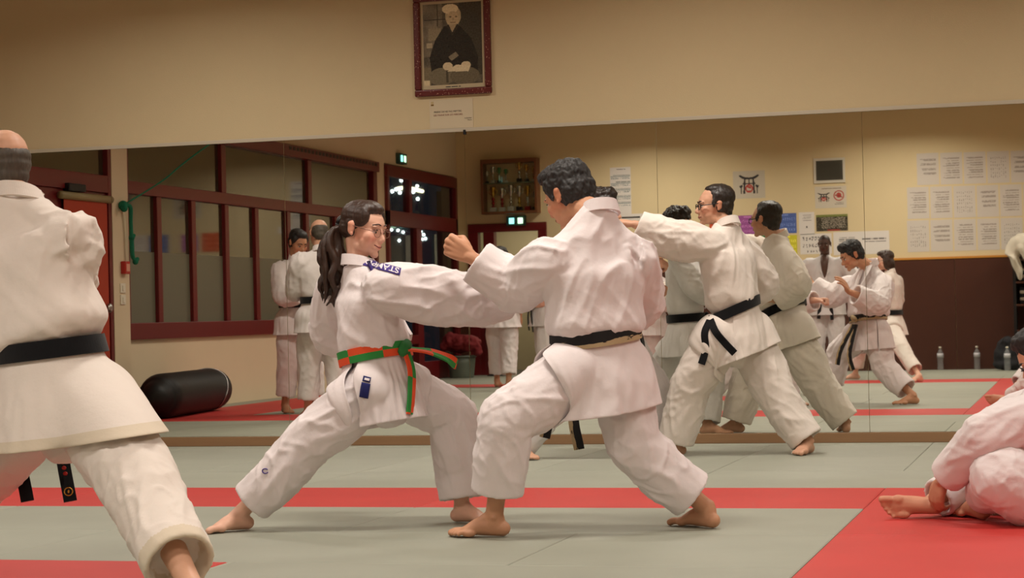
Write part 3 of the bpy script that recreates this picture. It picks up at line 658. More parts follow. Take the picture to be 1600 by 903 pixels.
for fx, sh, h, cup, st, ba, lb in ((.08, 1, .20, 'silver', 'silver', 'black', 'small silver trophy cup at the left end of the upper shelf'), (.19, 1, .27, 'silver', 'silver', 'marble', 'tall silver trophy, second on the upper shelf'),
    (.30, 1, .25, 'green_metal', 'silver', 'black', 'trophy with green cup, left of the two green ones'), (.42, 1, .22, 'green_metal', 'silver', 'marble', 'trophy with green cup, right of the two green ones'),
    (.66, 1, .34, 'gold', 'silver', 'black', 'tallest gold trophy on the upper shelf'), (.79, 1, .28, 'gold', 'silver', 'black', 'gold trophy next to the tallest one on the upper shelf'), (.91, 1, .24, 'gold', 'gold', 'marble', 'gold trophy at the right end of the upper shelf'),
    (.18, 0, .36, 'gold', 'red_metal', 'marble', 'gold trophy on a red column at the left of the lower shelf'), (.34, 0, .34, 'silver', 'red_metal', 'marble', 'silver trophy on a red column on the lower shelf'),
    (.50, 0, .38, 'silver', 'silver', 'marble', 'tall silver trophy in the middle of the lower shelf'), (.65, 0, .36, 'silver', 'gold', 'black', 'silver trophy on gold column right of the middle, lower shelf'),
    (.80, 0, .36, 'gold', 'silver', 'red_metal', 'gold trophy on a red base at the right of the lower shelf'), (.93, 0, .28, 'silver', 'gold', 'black', 'short trophy at the right end of the lower shelf')):
    trophy(tx0+fx*tw, YB+.11, (zs+.006 if sh else tz0+.035), h*(.9 if sh else 1.0), cup, st, ba, lb)

# posters and papers on the rear wall: as read, right is -X
RX = (-1, 0, 0)
def poster(name, xA, yA, xB, yB, fn, nx, nz, label, cat, gloss=False, group=None):
    a, b_ = rp(xA, yA), rp(xB, yB); wd = abs(b_[0]-a[0]); ht = a[2]-b_[2]
    o = sheet(name, (max(a[0], b_[0]), YB+(.0), b_[2]), RX, UZ, wd, ht, fn, nx, nz, M['print_gloss' if gloss else 'print'])
    return tag(o, label, cat, group)
PAPER = (222, 215, 208)
def cal(u, v):
    ops = [('lines', .25, .93, .75, .98, 1, (60, 56, 52), 3)]
    for k in range(5): z = .80-k*.145; ops += [('rect', .03, z, .97, z+.012, (74, 108, 110)), ('cols', .03, z-.06, .97, z-.005, 12, 1, (110, 126, 126), k), ('lines', .03, z+.015, .97, z+.05, 1, (130, 134, 130), 20+k)]
    ops += [('lines', .35, .05, .65, .1, 2, (90, 90, 88), 9)]
    return paint(u, v, PAPER, ops)
poster('wall_planner', 953, 260, 987, 332, cal, 40, 80, 'narrow white planner sheet with rows of small pictures beside the trophies', 'planner')
poster('paper_strip', 962, 333, 1010, 342, lambda u, v: paint(u, v, PAPER, [('lines', .2, .2, .8, .8, 1, (60, 56, 52), 4)]), 30, 8, 'white paper strip below the narrow planner sheet', 'paper sheet')
def torii_ops(cx, cy, s, asp):
    K = (28, 24, 30); R = (176, 60, 50); X_ = lambda a: cx+a*s; Z_ = lambda b_: cy+b_*s*asp
    P = lambda *q: ('poly', [(X_(a), Z_(b_)) for a, b_ in q], K)
    return [P((-.5, .42), (-.42, .46), (-.2, .36), (0, .33), (.2, .36), (.42, .46), (.5, .42), (.3, .27), (0, .23), (-.3, .27)), P((-.24, .3), (-.16, .3), (-.2, -.42), (-.28, -.42)), P((.24, .3), (.16, .3), (.2, -.42), (.28, -.42)),
            P((-.3, .08), (.3, .08), (.3, .02), (-.3, .02)), P((-.03, .25), (.03, .25), (.03, .05), (-.03, .05)),
            P((-.48, -.05), (-.3, .0), (-.3, -.1), (-.42, -.14)), P((.48, -.05), (.3, 0), (.3, -.1), (.42, -.14)), P((-.4, -.1), (-.35, -.1), (-.36, -.42), (-.4, -.42)), P((.4, -.1), (.35, -.1), (.36, -.42), (.4, -.42)),
            ('ring', X_(0), Z_(-.18), .19*s, .2*s*asp, .35, R), ('poly', [(X_(-.12), Z_(-.1)), (X_(.1), Z_(-.04)), (X_(.12), Z_(-.12)), (X_(-.08), Z_(-.2))], R), ('rect', X_(-.1), Z_(-.32), X_(.12), Z_(-.26), R)]
poster('club_poster', 1145, 268, 1196, 309, lambda u, v: paint(u, v, (196, 186, 168), torii_ops(.5, .5, .66, 1.18)), 64, 52, 'white sheet with black torii gate and red emblem', 'poster')
gr = empty('vent_grille', rp(1296, 284)); tag(gr, 'square dark grey grille in a white frame high on the rear wall', 'grille')
a, b_ = rp(1271, 248), rp(1321, 285); M['grille'] = mat('dark_grille', (70, 66, 54), .8)
box('frame', (a[0], YB, b_[2]), (b_[0], YB+.02, a[2]), mat('white_frame_paint', (206, 200, 184), .5), gr, bevel=.004); box('mesh_screen', (a[0]+.035, YB+.02, b_[2]+.04), (b_[0]-.03, YB+.024, a[2]-.035), M['grille'], gr)
for k in range(14):
    zz = b_[2]+.05+k*(a[2]-b_[2]-.1)/14; box('slat', (a[0]+.036, YB+.024, zz), (b_[0]-.031, YB+.03, zz+.006), M['grille'], gr)
def club2(u, v):
    u = 1-(1-u)
    return paint(u, v, (204, 194, 176), [('lines', .15, .86, .95, .93, 1, (90, 60, 56), 5)]+torii_ops(.72, .5, .40, 1.15)[:]+[('ring', .24, .56, .17, .24, .2, (172, 52, 46)), ('ell', .24, .58, .08, .12, (172, 60, 50)), ('poly', [(.12, .5), (.36, .62), (.36, .56), (.14, .46)], (150, 44, 40)), ('lines', .1, .14, .38, .26, 2, (96, 90, 90), 6)])
poster('club_poster', 1273, 292, 1323, 324, lambda u, v: club2(u, v), 64, 44, 'white sheet with torii gate and round red emblem below the grille', 'poster')
def group_photo(u, v):
    def tn(u, v, C):
        n = perlin(np.stack([u*16, v*9, u*0], 1)); n2 = perlin(np.stack([u*34, v*20, u*0+4], 1)); g_ = 66+40*n+26*n2
        out = np.stack([g_*1.02, g_*.95, g_*.8], 1); top = v > .86; out[top] = (120, 128, 70); ins = (np.abs(u-.45) < .38) & (np.abs(v-.5) < .33) & (n2 > 0.05); out[ins] = (160, 150, 134); out[(v < .1) & (np.abs(u-.45) < .2)] = (150, 60, 54); return out
    return paint(u, v, (60, 54, 44), [('grad', tn)])
poster('group_photo_poster', 1275, 336, 1325, 360, group_photo, 60, 30, 'wide dark group photograph of a karate club', 'poster', True)
def colour_chart(bg, seed):
    fg = tuple(min(255, c_+52) for c_ in bg)
    def fn(u, v): return paint(u, v, bg, [('lines', .35, .86, .72, .96, 1, fg, seed), ('cols', .05, .60, .95, .80, 10, 1, fg, seed), ('cols', .05, .34, .95, .54, 11, 1, fg, seed+1), ('cols', .05, .08, .95, .28, 9, 1, fg, seed+2)])
    return fn
for (xa_, ya_, xb_, yb_, c_, nm) in ((1108, 337, 1147, 368, (196, 78, 44), 'orange'), (1153, 337, 1184, 366, (156, 84, 150), 'purple'), (1207, 334, 1245, 364, (78, 100, 164), 'blue'), (1214, 368, 1246, 398, (204, 196, 50), 'yellow'), (1160, 369, 1206, 398, (60, 128, 78), 'green')):
    poster('technique_chart', xa_, ya_, xb_, yb_, colour_chart(c_, len(nm)), 44, 36, 'bright %s chart of small figures pinned on the rear wall' % nm, 'chart', False, 'coloured technique charts')
poster('paper_sheet', 1248, 332, 1273, 366, lambda u, v: paint(u, v, PAPER, [('lines', .2, .6, .8, .9, 4, (150, 144, 136), 3), ('rect', .45, .28, .55, .38, (70, 64, 60))]), 26, 34, 'mostly blank white sheet between the blue chart and the group photograph', 'paper sheet')
poster('wide_chart', 1250, 366, 1300, 396, lambda u, v: paint(u, v, PAPER, [('cols', .06, .62, .94, .92, 9, 1, (92, 88, 86), 1), ('cols', .06, .3, .94, .55, 9, 1, (110, 104, 100), 2), ('cols', .06, .04, .8, .24, 8, 1, (120, 114, 110), 3)]), 60, 36, 'white chart of small black figures below the blank sheet', 'chart')
poster('wide_chart', 1302, 363, 1390, 396, lambda u, v: paint(u, v, PAPER, [('lines', .06, .5, .52, .72, 2, (110, 106, 104), 1), ('lines', .62, .25, .95, .8, 6, (140, 136, 132), 2)]), 70, 30, 'long white printed banner behind the heads, right of the figure chart', 'chart')
pages = 0; rows_ = ((1432, 240, 36.7, 48, 5, 'top'), (1417, 293, 36.3, 48, 6, 'middle'), (1417, 345, 36.6, 48, 6, 'bottom'))
words = ['first', 'second', 'third', 'fourth', 'fifth', 'sixth']
for (x0_, y0_, st_, ht_, n_, rn) in rows_:
    for k in range(n_):
        sd = pages*3+1; pages += 1; xA_ = x0_+k*st_; yy = y0_-k*1.0
        kind_ = (sd % 4)
        def pg(u, v, sd=sd, kind_=kind_):
            ops = [('lines', .35, .89, .68, .93, 1, (92, 86, 82), sd)]
            if kind_ == 2: ops += [('cols', .12, .15, .88, .84, 8, 6, (152, 144, 136), sd)]
            else: ops += [('lines', .13, .14+.12*(kind_ == 1), .88, .85, 22, (164, 154, 146), sd)]
            return paint(u, v, (207, 198, 188), ops)
        poster('paper_sheet', xA_, yy, xA_+st_-1.2, yy+ht_, pg, 32, 44, 'laminated white text page, %s from the left in the %s row' % (words[k], rn), 'paper sheet', True, 'laminated pages in three rows on the rear wall')

# shelf with folded clothes and a jacket at the right end of the rear wall
s0 = rp(1583, 400)[0]; sh = empty('shelf_rack', (s0+.5, YB+.3, 0)); tag(sh, 'dark shelf rack with stacked striped cloths at the right end of rear wall', 'shelf')
for (a, b_) in ((s0, s0+.04), (s0+.96, s0+1.0)): box('upright', (a, YB+.02, 0), (b_, YB+.45, 1.62), M['black'], sh)
for zz in (.12, .5, .84, 1.14, 1.44, 1.6): box('shelf_board', (s0+.04, YB+.02, zz), (s0+.96, YB+.45, zz+.025), M['wainscot'], sh)
M['dark_cloth'] = mat('dark_cloth', (30, 30, 34), .9, noise=.2); M['white_cloth'] = mat('white_cloth', (205, 196, 178), .9, noise=.06)
for j, zz in enumerate((.865, 1.165)):
    for k in range(5):
        f_ = box('folded_cloth', (s0+.08, YB+.06, zz+k*.046), (s0+.86, YB+.34, zz+k*.046+.044), M['white_cloth' if k % 2 else 'dark_cloth'], None, bevel=.018, seg=3)
        tag(f_, '%s folded cloth, number %s from the bottom on the %s shelf of the dark rack' % ('white' if k % 2 else 'dark', words[k], ('lower', 'upper')[j]), 'cloth', 'folded cloths on the rack')
g = Geo(); jx = s0+.08; jy = YB+.46; jz = 1.63
g.tube([(jx+.5, jy-.1, jz+.06), (jx+.22, jy-.08, jz+.10), (jx+.0, jy+.02, jz+.06), (jx-.05, jy+.08, jz-.10), (jx-.0, jy+.09, jz-.3), (jx+.02, jy+.09, jz-.42)], [(.06, .13), (.08, .15), (.085, .14), (.06, .12), (.045, .08), (.02, .04)], (0, 0, 1), 6, 16, start='round', end='round')
g.tube([(jx+.16, jy+.02, jz+.1), (jx+.06, jy+.1, jz+.02), (jx+.1, jy+.12, jz-.14), (jx+.14, jy+.11, jz-.2)], [(.05, .08), (.06, .09), (.05, .07), (.02, .03)], (0, 0, 1), 6, 14, start='round', end='round')
me_ = remesh(g, .012, 4); V_, N_ = mesh_np(me_); V_ = V_+N_*(perlin(V_*[14, 14, 5])*.02)[:, None]; set_np(me_, V_-np.array([jx, jy, 0])); me_.materials.append(M['white_cloth']); me_.polygons.foreach_set('use_smooth', [True]*len(me_.polygons))
me_.name = 'draped_jacket'; jk = bpy.data.objects.new('draped_jacket', me_); COL.objects.link(jk); jk.location = (jx, jy, 0); tag(jk, 'cream jacket draped over the top corner of the dark rack', 'jacket')

# water bottles, black bag at the foot of the wainscot
M['pet'] = mat('bottle_plastic', (196, 200, 202), .15); M['pet'].node_tree.nodes['Principled BSDF'].inputs['Alpha'].default_value = .2; M['bottle_label'] = mat('white_bottle_label', (196, 196, 200), .4)
def bottle(x, label, h=.31, y=None):
    y = YB+.16 if y is None else y
    e = empty('water_bottle', (x, y, 0)); tag(e, label, 'bottle', 'plastic water bottles by the rear wall')
    g = Geo(); g.tube([(x, y, 0.002), (x, y, .02), (x, y, .1), (x, y, .2), (x, y, .245), (x, y, .275), (x, y, .295)], [.036, .042, .040, .042, .034, .016, .014], (1, 0, 0), 3, 16); g.obj('bottle_body', M['pet'], e)
    g = Geo(); g.tube([(x, y, .17), (x, y, .225)], [.0432, .0425], (1, 0, 0), 1, 16); g.obj('label_band', M['bottle_label'], e)
    g = Geo(); g.tube([(x, y, .293), (x, y, .315)], [.017, .017], (1, 0, 0), 1, 12); g.obj('cap', M['white_plastic'], e)
bottle(rp(1471, 578)[0], 'clear water bottle with white label, leftmost by the brown wainscot'); bottle(rp(1528, 577)[0], 'clear water bottle with white label, alone in the middle of the wainscot')
bottle(rp(1578, 577)[0], 'clear water bottle standing against the black sports bag', y=YB+.9)
bx = rp(1578, 577)[0]; g = Geo(); g.ball((bx+.05, YB+.64, .19), (.24, .15, .21)); g.ball((bx+.05, YB+.64, .08), (.26, .17, .08)); g.ball((bx, YB+.64, .34), (.14, .1, .1))
me_ = remesh(g, .015, 8); V_, N_ = mesh_np(me_); V_ += N_*(perlin(V_*9)*.02)[:, None]; V_[:, 2] = np.maximum(V_[:, 2], .001)
bg_ = empty('sports_bag', (bx+.05, YB+.64, 0)); tag(bg_, 'black soft sports bag slumped at the foot of the wainscot', 'bag')
def put(me, V, name, m, parent, smooth=True):
    set_np(me, V-np.array(parent_world(parent))); me.materials.clear(); me.materials.append(m); me.name = name
    if smooth: me.polygons.foreach_set('use_smooth', [True]*len(me.polygons))
    o = bpy.data.objects.new(name, me); return link(o, parent)
put(me_, V_, 'bag_body', M['dark_cloth'], bg_)
g = Geo(); g.tube([(bx-.08, YB+.72, .36), (bx-.02, YB+.78, .44), (bx+.1, YB+.76, .44), (bx+.14, YB+.72, .36)], [(.016, .004)]*4, (0, 1, 0), 6, 8); g.obj('strap', M['dark_cloth'], bg_)
# red jacket heaped on a grey bin in the left rear corner
rx = rp(673, 580); bxx = max(rx[0], XL+.32); byy = YB+1.0
bn = empty('grey_bin', (bxx, byy, 0)); tag(bn, 'grey plastic bin under a red jacket in the rear corner', 'bin')
g = Geo(); g.tube([(bxx, byy, .0), (bxx, byy, .02), (bxx, byy, .30)], [.15, .17, .2], (1, 0, 0), 3, 20, end='open'); g.obj('bin_body', mat('grey_bin_plastic', (96, 104, 92), .5), bn); g = Geo(); g.tube([(bxx, byy, .285), (bxx, byy, .31)], [.212, .212], (1, 0, 0), 1, 20); g.obj('rim', mat('grey_bin_rim', (84, 90, 80), .5), bn)
g = Geo()
for (dx, dy, dz, r_) in ((0, 0, .48, (.24, .2, .13)), (-.12, .03, .53, (.13, .13, .11)), (.14, .05, .48, (.15, .15, .12)), (.26, .08, .40, (.06, .07, .11)), (-.2, .08, .46, (.07, .07, .09))): g.ball((bxx+dx, byy+dy, dz), r_)
me_ = remesh(g, .014, 4); V_, N_ = mesh_np(me_); V_ += N_*(perlin(V_*[11, 11, 11])*.035+perlin(V_*25)*.012)[:, None]
rj = empty('red_jacket', (bxx, byy, .3)); tag(rj, 'crumpled dark red jacket heaped on the grey bin', 'jacket'); put(me_, V_, 'jacket_heap', mat('dark_red_fabric', (120, 24, 30), .8, noise=.15), rj)
# dark blue jacket hanging in the doorway, and shoes
hx = rp(792, 540)[0]; g = Geo()
g.tube([(hx, YB+.09, 1.15), (hx+.02, YB+.10, .9), (hx-.02, YB+.11, .6), (hx, YB+.10, .34)], [(.05, .04), (.16, .06), (.2, .07), (.15, .05)], (1, 0, 0), 6, 18, start='round', end='round')
me_ = remesh(g, .014, 4); V_, N_ = mesh_np(me_); V_ += N_*(perlin(V_*[16, 16, 4])*.03)[:, None]; hj = empty('blue_jacket', (hx, YB+.1, .3)); tag(hj, 'dark blue jacket hanging in the rear doorway', 'jacket'); put(me_, V_, 'jacket_body', mat('navy_fabric', (30, 36, 62), .85, noise=.2), hj)
g = Geo(); g.tube([(hx, YB+.09, 1.12), (hx, YB+.05, 1.2), (hx, YB-.02, 1.2)], [.008]*3, (1, 0, 0), 4, 8); g.obj('hanging_loop', M['metal'], hj)
for k, (dx, lb) in enumerate(((-.12, 'left'), (.06, 'right'))):
    g = Geo(); cx = hx+dx; cy = YB+.3; g.tube([(cx, cy-.1, .05), (cx, cy, .055), (cx+.01, cy+.09, .035), (cx+.01, cy+.15, .028)], [(.036, .045), (.04, .05), (.045, .034), (.03, .022)], (1, 0, 0), 4, 14, start='round', end='round')
    e = empty('shoe', (cx, cy, 0)); tag(e, 'black shoe below the hanging blue jacket, the %s one of the pair' % lb, 'shoe', 'pair of black shoes at the rear doorway')
    g.obj('upper', M['black'], e); box('sole', (cx-.045, cy-.14, .0), (cx+.055, cy+.18, .014), M['dark_cloth'], e, bevel=.006)
# lights outside the glazed door
M['bulb'] = emit_mat('cold_bulb', (225, 240, 255), 22.0); M['bulb2'] = emit_mat('warm_tube', (255, 245, 215), 9.0)
rr = random.Random(4)
spots = [(600, 278), (627, 280), (632, 286), (619, 294), (625, 299), (613, 297), (632, 301), (602, 311), (648, 277), (655, 280), (652, 289), (646, 298), (653, 309), (658, 360), (662, 365), (656, 368), (660, 372), (655, 378), (665, 371), (612, 357), (622, 358), (630, 361), (624, 374)]
stl = empty('string_lights', mX(640, 320, XL-3.2)); tag(stl, 'string of cold white bulbs hanging outside the glazed side door', 'string lights'); wire = []
for i, (x, y) in enumerate(spots):
    q = mX(x, y, XL-3.0-.4*rr.random()); wire.append(q); g = Geo(); g.ball(q, .028 if y < 340 else .024, None, 10); g.obj('bulb', M['bulb'], stl)
g = Geo(); g.tube([q+np.array([0, 0, .03]) for q in wire], [.004]*len(wire), (0, 0, 1), 2, 6); g.obj('wire', M['black'], stl)
for i, (xa_, ya_, xb_, yb_) in enumerate(((622, 293, 637, 290), (640, 292, 660, 297))):
    a_, b_ = mX(xa_, ya_, XL-2.6), mX(xb_, yb_, XL-2.6); g = Geo(); g.tube([a_, b_], [.03, .03], (0, 0, 1), 1, 10, start='round', end='round'); o = g.obj('outdoor_tube_light', M['bulb2']); tag(o, 'glowing tube light outside the glazed door, %s one' % ('left', 'right')[i], 'tube light', 'tube lights outside the side door')

# ================================================================== PEOPLE
def fabric(name, rgb, bump=0.25):
    m, nt, b = new_mat(name); c = lin(rgb)
    b.inputs['Roughness'].default_value = 0.85; b.inputs['Specular IOR Level'].default_value = 0.15; b.inputs['Sheen Weight'].default_value = 0.15
    tc = nt.nodes.new('ShaderNodeTexCoord'); n = nt.nodes.new('ShaderNodeTexNoise'); n.inputs['Scale'].default_value = 4; n.inputs['Detail'].default_value = 4
    nt.links.new(tc.outputs['Object'], n.inputs['Vector']); mx = nt.nodes.new('ShaderNodeMix'); mx.data_type = 'RGBA'
    mx.inputs[6].default_value = (*[v*.95 for v in c], 1); mx.inputs[7].default_value = (*[min(1, v*1.04) for v in c], 1)
    nt.links.new(n.outputs['Fac'], mx.inputs[0]); nt.links.new(mx.outputs[2], b.inputs['Base Color'])
    n2 = nt.nodes.new('ShaderNodeTexNoise'); n2.inputs['Scale'].default_value = 38; n2.inputs['Detail'].default_value = 3
    nt.links.new(tc.outputs['Object'], n2.inputs['Vector']); bp = nt.nodes.new('ShaderNodeBump'); bp.inputs['Strength'].default_value = bump; bp.inputs['Distance'].default_value = 0.006
    nt.links.new(n2.outputs['Fac'], bp.inputs['Height'])
    n3 = nt.nodes.new('ShaderNodeTexNoise'); n3.noise_type = 'RIDGED_MULTIFRACTAL'; n3.inputs['Scale'].default_value = 4.6; n3.inputs['Detail'].default_value = 1.5; n3.inputs['Distortion'].default_value = 0.5
    nt.links.new(tc.outputs['Object'], n3.inputs['Vector']); b3 = nt.nodes.new('ShaderNodeBump'); b3.inputs['Strength'].default_value = bump*1.5; b3.inputs['Distance'].default_value = 0.012
    nt.links.new(n3.outputs['Fac'], b3.inputs['Height']); nt.links.new(bp.outputs['Normal'], b3.inputs['Normal']); nt.links.new(b3.outputs['Normal'], b.inputs['Normal'])
    return m
M['gi'] = fabric('white_cotton', (226, 217, 217)); M['gi_warm'] = fabric('cream_white_cotton', (225, 215, 206)); M['gi_cool'] = fabric('cool_white_cotton', (218, 214, 214))
M['hem'] = fabric('ecru_hem_band', (213, 200, 180)); M['skin'] = vcol_mat('skin', 0.5, 0.35, 0.08, 30)
M['black_belt'] = fabric('black_belt_cotton', (17, 17, 20), .2)
def hairmat(name, c1, c2, rough=.45):
    m, nt, b = new_mat(name); tc = nt.nodes.new('ShaderNodeTexCoord'); n = nt.nodes.new('ShaderNodeTexNoise'); n.inputs['Scale'].default_value = 45; n.inputs['Detail'].default_value = 6
    mp = nt.nodes.new('ShaderNodeMapping'); mp.inputs['Scale'].default_value = (2.2, 2.2, .35); nt.links.new(tc.outputs['Object'], mp.inputs[0]); nt.links.new(mp.outputs[0], n.inputs['Vector'])
    mx = nt.nodes.new('ShaderNodeMix'); mx.data_type = 'RGBA'; mx.inputs[6].default_value = (*lin(c1), 1); mx.inputs[7].default_value = (*lin(c2), 1)
    nt.links.new(n.outputs['Fac'], mx.inputs[0]); nt.links.new(mx.outputs[2], b.inputs['Base Color']); b.inputs['Roughness'].default_value = rough
    bp = nt.nodes.new('ShaderNodeBump'); bp.inputs['Strength'].default_value = .8; bp.inputs['Distance'].default_value = .004; nt.links.new(n.outputs['Fac'], bp.inputs['Height']); nt.links.new(bp.outputs['Normal'], b.inputs['Normal'])
    return m
M['hair_black'] = hairmat('black_hair', (9, 8, 8), (40, 36, 34), .6); M['hair_brown'] = hairmat('brown_hair', (26, 15, 11), (68, 44, 30)); M['hair_dark'] = hairmat('dark_brown_hair', (20, 15, 13), (48, 38, 32)); M['hair_grey'] = hairmat('grizzled_hair', (42, 36, 30), (92, 82, 70), .6)
M['lip_dark'] = mat('lip_shadow', (112, 52, 46), .6); M['eye_white'] = mat('eye_white', (214, 204, 196), .2); M['iris'] = mat('dark_iris', (36, 24, 18), .1)
M['lens'] = glass_mat('spectacle_lens', (.97, .97, .97), 1.12)
M['rim_dark'] = mat('dark_spectacle_rim', (22, 18, 20), .3); M['rim_thin'] = mat('thin_metal_rim', (150, 110, 96), .3, metal=.7)
def checker_belt():
    m, nt, b = new_mat('green_orange_checked_belt'); uv = nt.nodes.new('ShaderNodeUVMap'); ck = nt.nodes.new('ShaderNodeTexChecker'); ck.inputs['Scale'].default_value = 1.0
    ck.inputs['Color1'].default_value = (*lin((40, 136, 58)), 1); ck.inputs['Color2'].default_value = (*lin((226, 78, 34)), 1)
    mp = nt.nodes.new('ShaderNodeMapping'); mp.inputs['Location'].default_value = (.137, .0005, .5); nt.links.new(uv.outputs[0], mp.inputs[0]); nt.links.new(mp.outputs[0], ck.inputs[0]); nt.links.new(ck.outputs[0], b.inputs['Base Color']); b.inputs['Roughness'].default_value = .8
    return m
M['check_belt'] = checker_belt()
def worn_belt():
    m, nt, b = new_mat('worn_black_belt'); tc = nt.nodes.new('ShaderNodeUVMap'); n = nt.nodes.new('ShaderNodeTexNoise'); n.inputs['Scale'].default_value = 2.2; n.inputs['Detail'].default_value = 3
    sp = nt.nodes.new('ShaderNodeSeparateXYZ'); nt.links.new(tc.outputs[0], sp.inputs[0]); nt.links.new(tc.outputs[0], n.inputs['Vector'])
    ad = nt.nodes.new('ShaderNodeMath'); ad.operation = 'MULTIPLY_ADD'; ad.inputs[1].default_value = .42; nt.links.new(sp.outputs[1], ad.inputs[0]); nt.links.new(n.outputs['Fac'], ad.inputs[2])
    r = nt.nodes.new('ShaderNodeValToRGB'); r.color_ramp.interpolation = 'CONSTANT'; r.color_ramp.elements[0].color = (*lin((178, 158, 122)), 1); r.color_ramp.elements[1].position = .76; r.color_ramp.elements[1].color = (*lin((18, 17, 18)), 1)
    nt.links.new(ad.outputs[0], r.inputs[0]); nt.links.new(r.outputs[0], b.inputs['Base Color']); b.inputs['Roughness'].default_value = .85
    return m
M['worn_belt'] = worn_belt(); M['yellow_belt'] = fabric('yellow_belt_cotton', (222, 168, 52), .2); M['orange_belt'] = fabric('orange_belt_cotton', (222, 110, 40), .2)

def frame3(fwd, up):
    f = nrm(fwd); u = np.asarray(up, float); u = nrm(u-f*(u@f)); r = np.cross(f, u); return np.stack([r, f, u], 1)   # columns: right, forward, up
def xf(R, o, s, p): return np.asarray(o, float)+(np.asarray(p, float)*s)@R.T
def add_head(g, R, o, s, fem=False, nose=1.0):
    X = lambda *p: xf(R, o, s, p)
    def B(p, r): g.ball(X(*p), np.array(r)*s, R, 18)
    B((0, -.014, .042), (.074, .096, .078)); B((0, .03, -.012), (.064, .066, .088)); B((0, .022, .03), (.066, .07, .062))
    B((0, .038, -.072), (.046 if fem else .051, .05, .036)); B((0, .076, -.098), (.019, .019, .017))
    for k in (-1, 1):
        B((k*(.037 if fem else .038), .060 if fem else .062, -.026 if fem else -.024), (.029, .029, .031) if fem else (.027, .027, .027)); B((k*.036, .045, -.05), (.028, .032, .035)); B((k*.042, .02, -.072), (.016, .03, .022)); B((k*.028, .081 if fem else .083, .022), (.024, .012, .008))
        B((k*.0775, -.012, .002), (.007, .019, .031)); B((k*.081, -.017, .016), (.007, .015, .013)); B((k*.079, -.004, -.024), (.007, .009, .009))
        B((k*.0115*nose, .096+.002*nose, -.036), (.009*nose, .011*nose, .008*nose))
    B((0, .076, .03), (.04, .018, .02))
    g.tube([X(0, .086, .014), X(0, .096, -.008), X(0, .106*1+.004*nose, -.028), X(0, .104, -.036)], [.0075*s, .009*s, .012*s*nose, .009*s], R[:, 0], 4, 12, start='round', end='round')
    B((0, .092, -.060), (.022, .010, .0055)); B((0, .089, -.0705), (.019, .010, .0065)); B((0, .082, -.066), (.03, .012, .014)); B((0, .084, -.05), (.024, .012, .012))
FL = {'i': (.046, .027, .021), 'm': (.050, .031, .022), 'r': (.046, .029, .021), 'p': (.036, .021, .018)}
def add_hand(g, wrist, d, dorsal, s=1.0, right=True, curl=.3, thumb=None, spread=0.0, curls=None):
    # local: x to thumb side (right hand, palm down), y along the hand, z dorsal
    y = nrm(d); z = np.asarray(dorsal, float); z = nrm(z-y*(z@y)); x = np.cross(y, z)   # y fwd, z up -> x right
    if right: x = -x
    R = np.stack([x, y, z], 1); X = lambda *p: xf(R, wrist, s, p)
    def roty(p, ang, ax):
        c, sn = math.cos(ang), math.sin(ang); p = np.asarray(p, float); ax = nrm(ax); return p*c+np.cross(ax, p)*sn+ax*(ax@p)*(1-c)
    kn = {'i': (.030, .092, .003), 'm': (.010, .097, .005), 'r': (-.010, .092, .003), 'p': (-.029, .083, -.001)}
    for i, f_ in enumerate('imrp'):
        k = kn[f_]; g.tube([X(k[0]*.45, -.004, 0), X(k[0]*.8, .05, .002), X(*k)], [.0145*s, .0165*s, .0125*s], R[:, 0], 3, 10, start='round', end='round')
        c = curls[i] if curls else curl
        p = np.array(k); dv = np.array([k[0]*1.2*spread+0, 1.0, 0]); dv /= np.linalg.norm(dv); rad = (.0112, .0100, .0092) if f_ != 'p' else (.0098, .0087, .008)
        pts = [p]; ang = 0
        for L_, mx_ang in zip(FL[f_], (82, 98, 62)):
            ang += math.radians(mx_ang)*c; q = np.array([dv[0], dv[1]*math.cos(ang), -math.sin(ang)]); p = p+q*L_; pts.append(p)
        for a_, b_, r_ in zip(pts[:-1], pts[1:], rad): g.tube([X(*a_), X(*b_)], [r_*1.05*s, r_*.95*s], R[:, 0], 1, 10, start='round', end='round')
    g.ball(X(.024, .03, -.010), np.array((.017, .03, .016))*s, R); g.ball(X(-.022, .035, -.008), np.array((.014, .034, .014))*s, R); g.ball(X(0, .05, -.004), np.array((.03, .045, .013))*s, R)
    th = thumb or ((.034, .024, -.010), (.052, .056, -.020), (.058, .086, -.026), (.052, .108, -.03))
    for a_, b_, r_ in zip(th[:-1], th[1:], (.0145, .0122, .0105)): g.tube([X(*a_), X(*b_)], [r_*1.05*s, r_*.95*s], R[:, 0], 1, 10, start='round', end='round')
FIST_THUMB = ((.030, .028, -.012), (.044, .058, -.026), (.030, .082, -.046), (.004, .086, -.050))
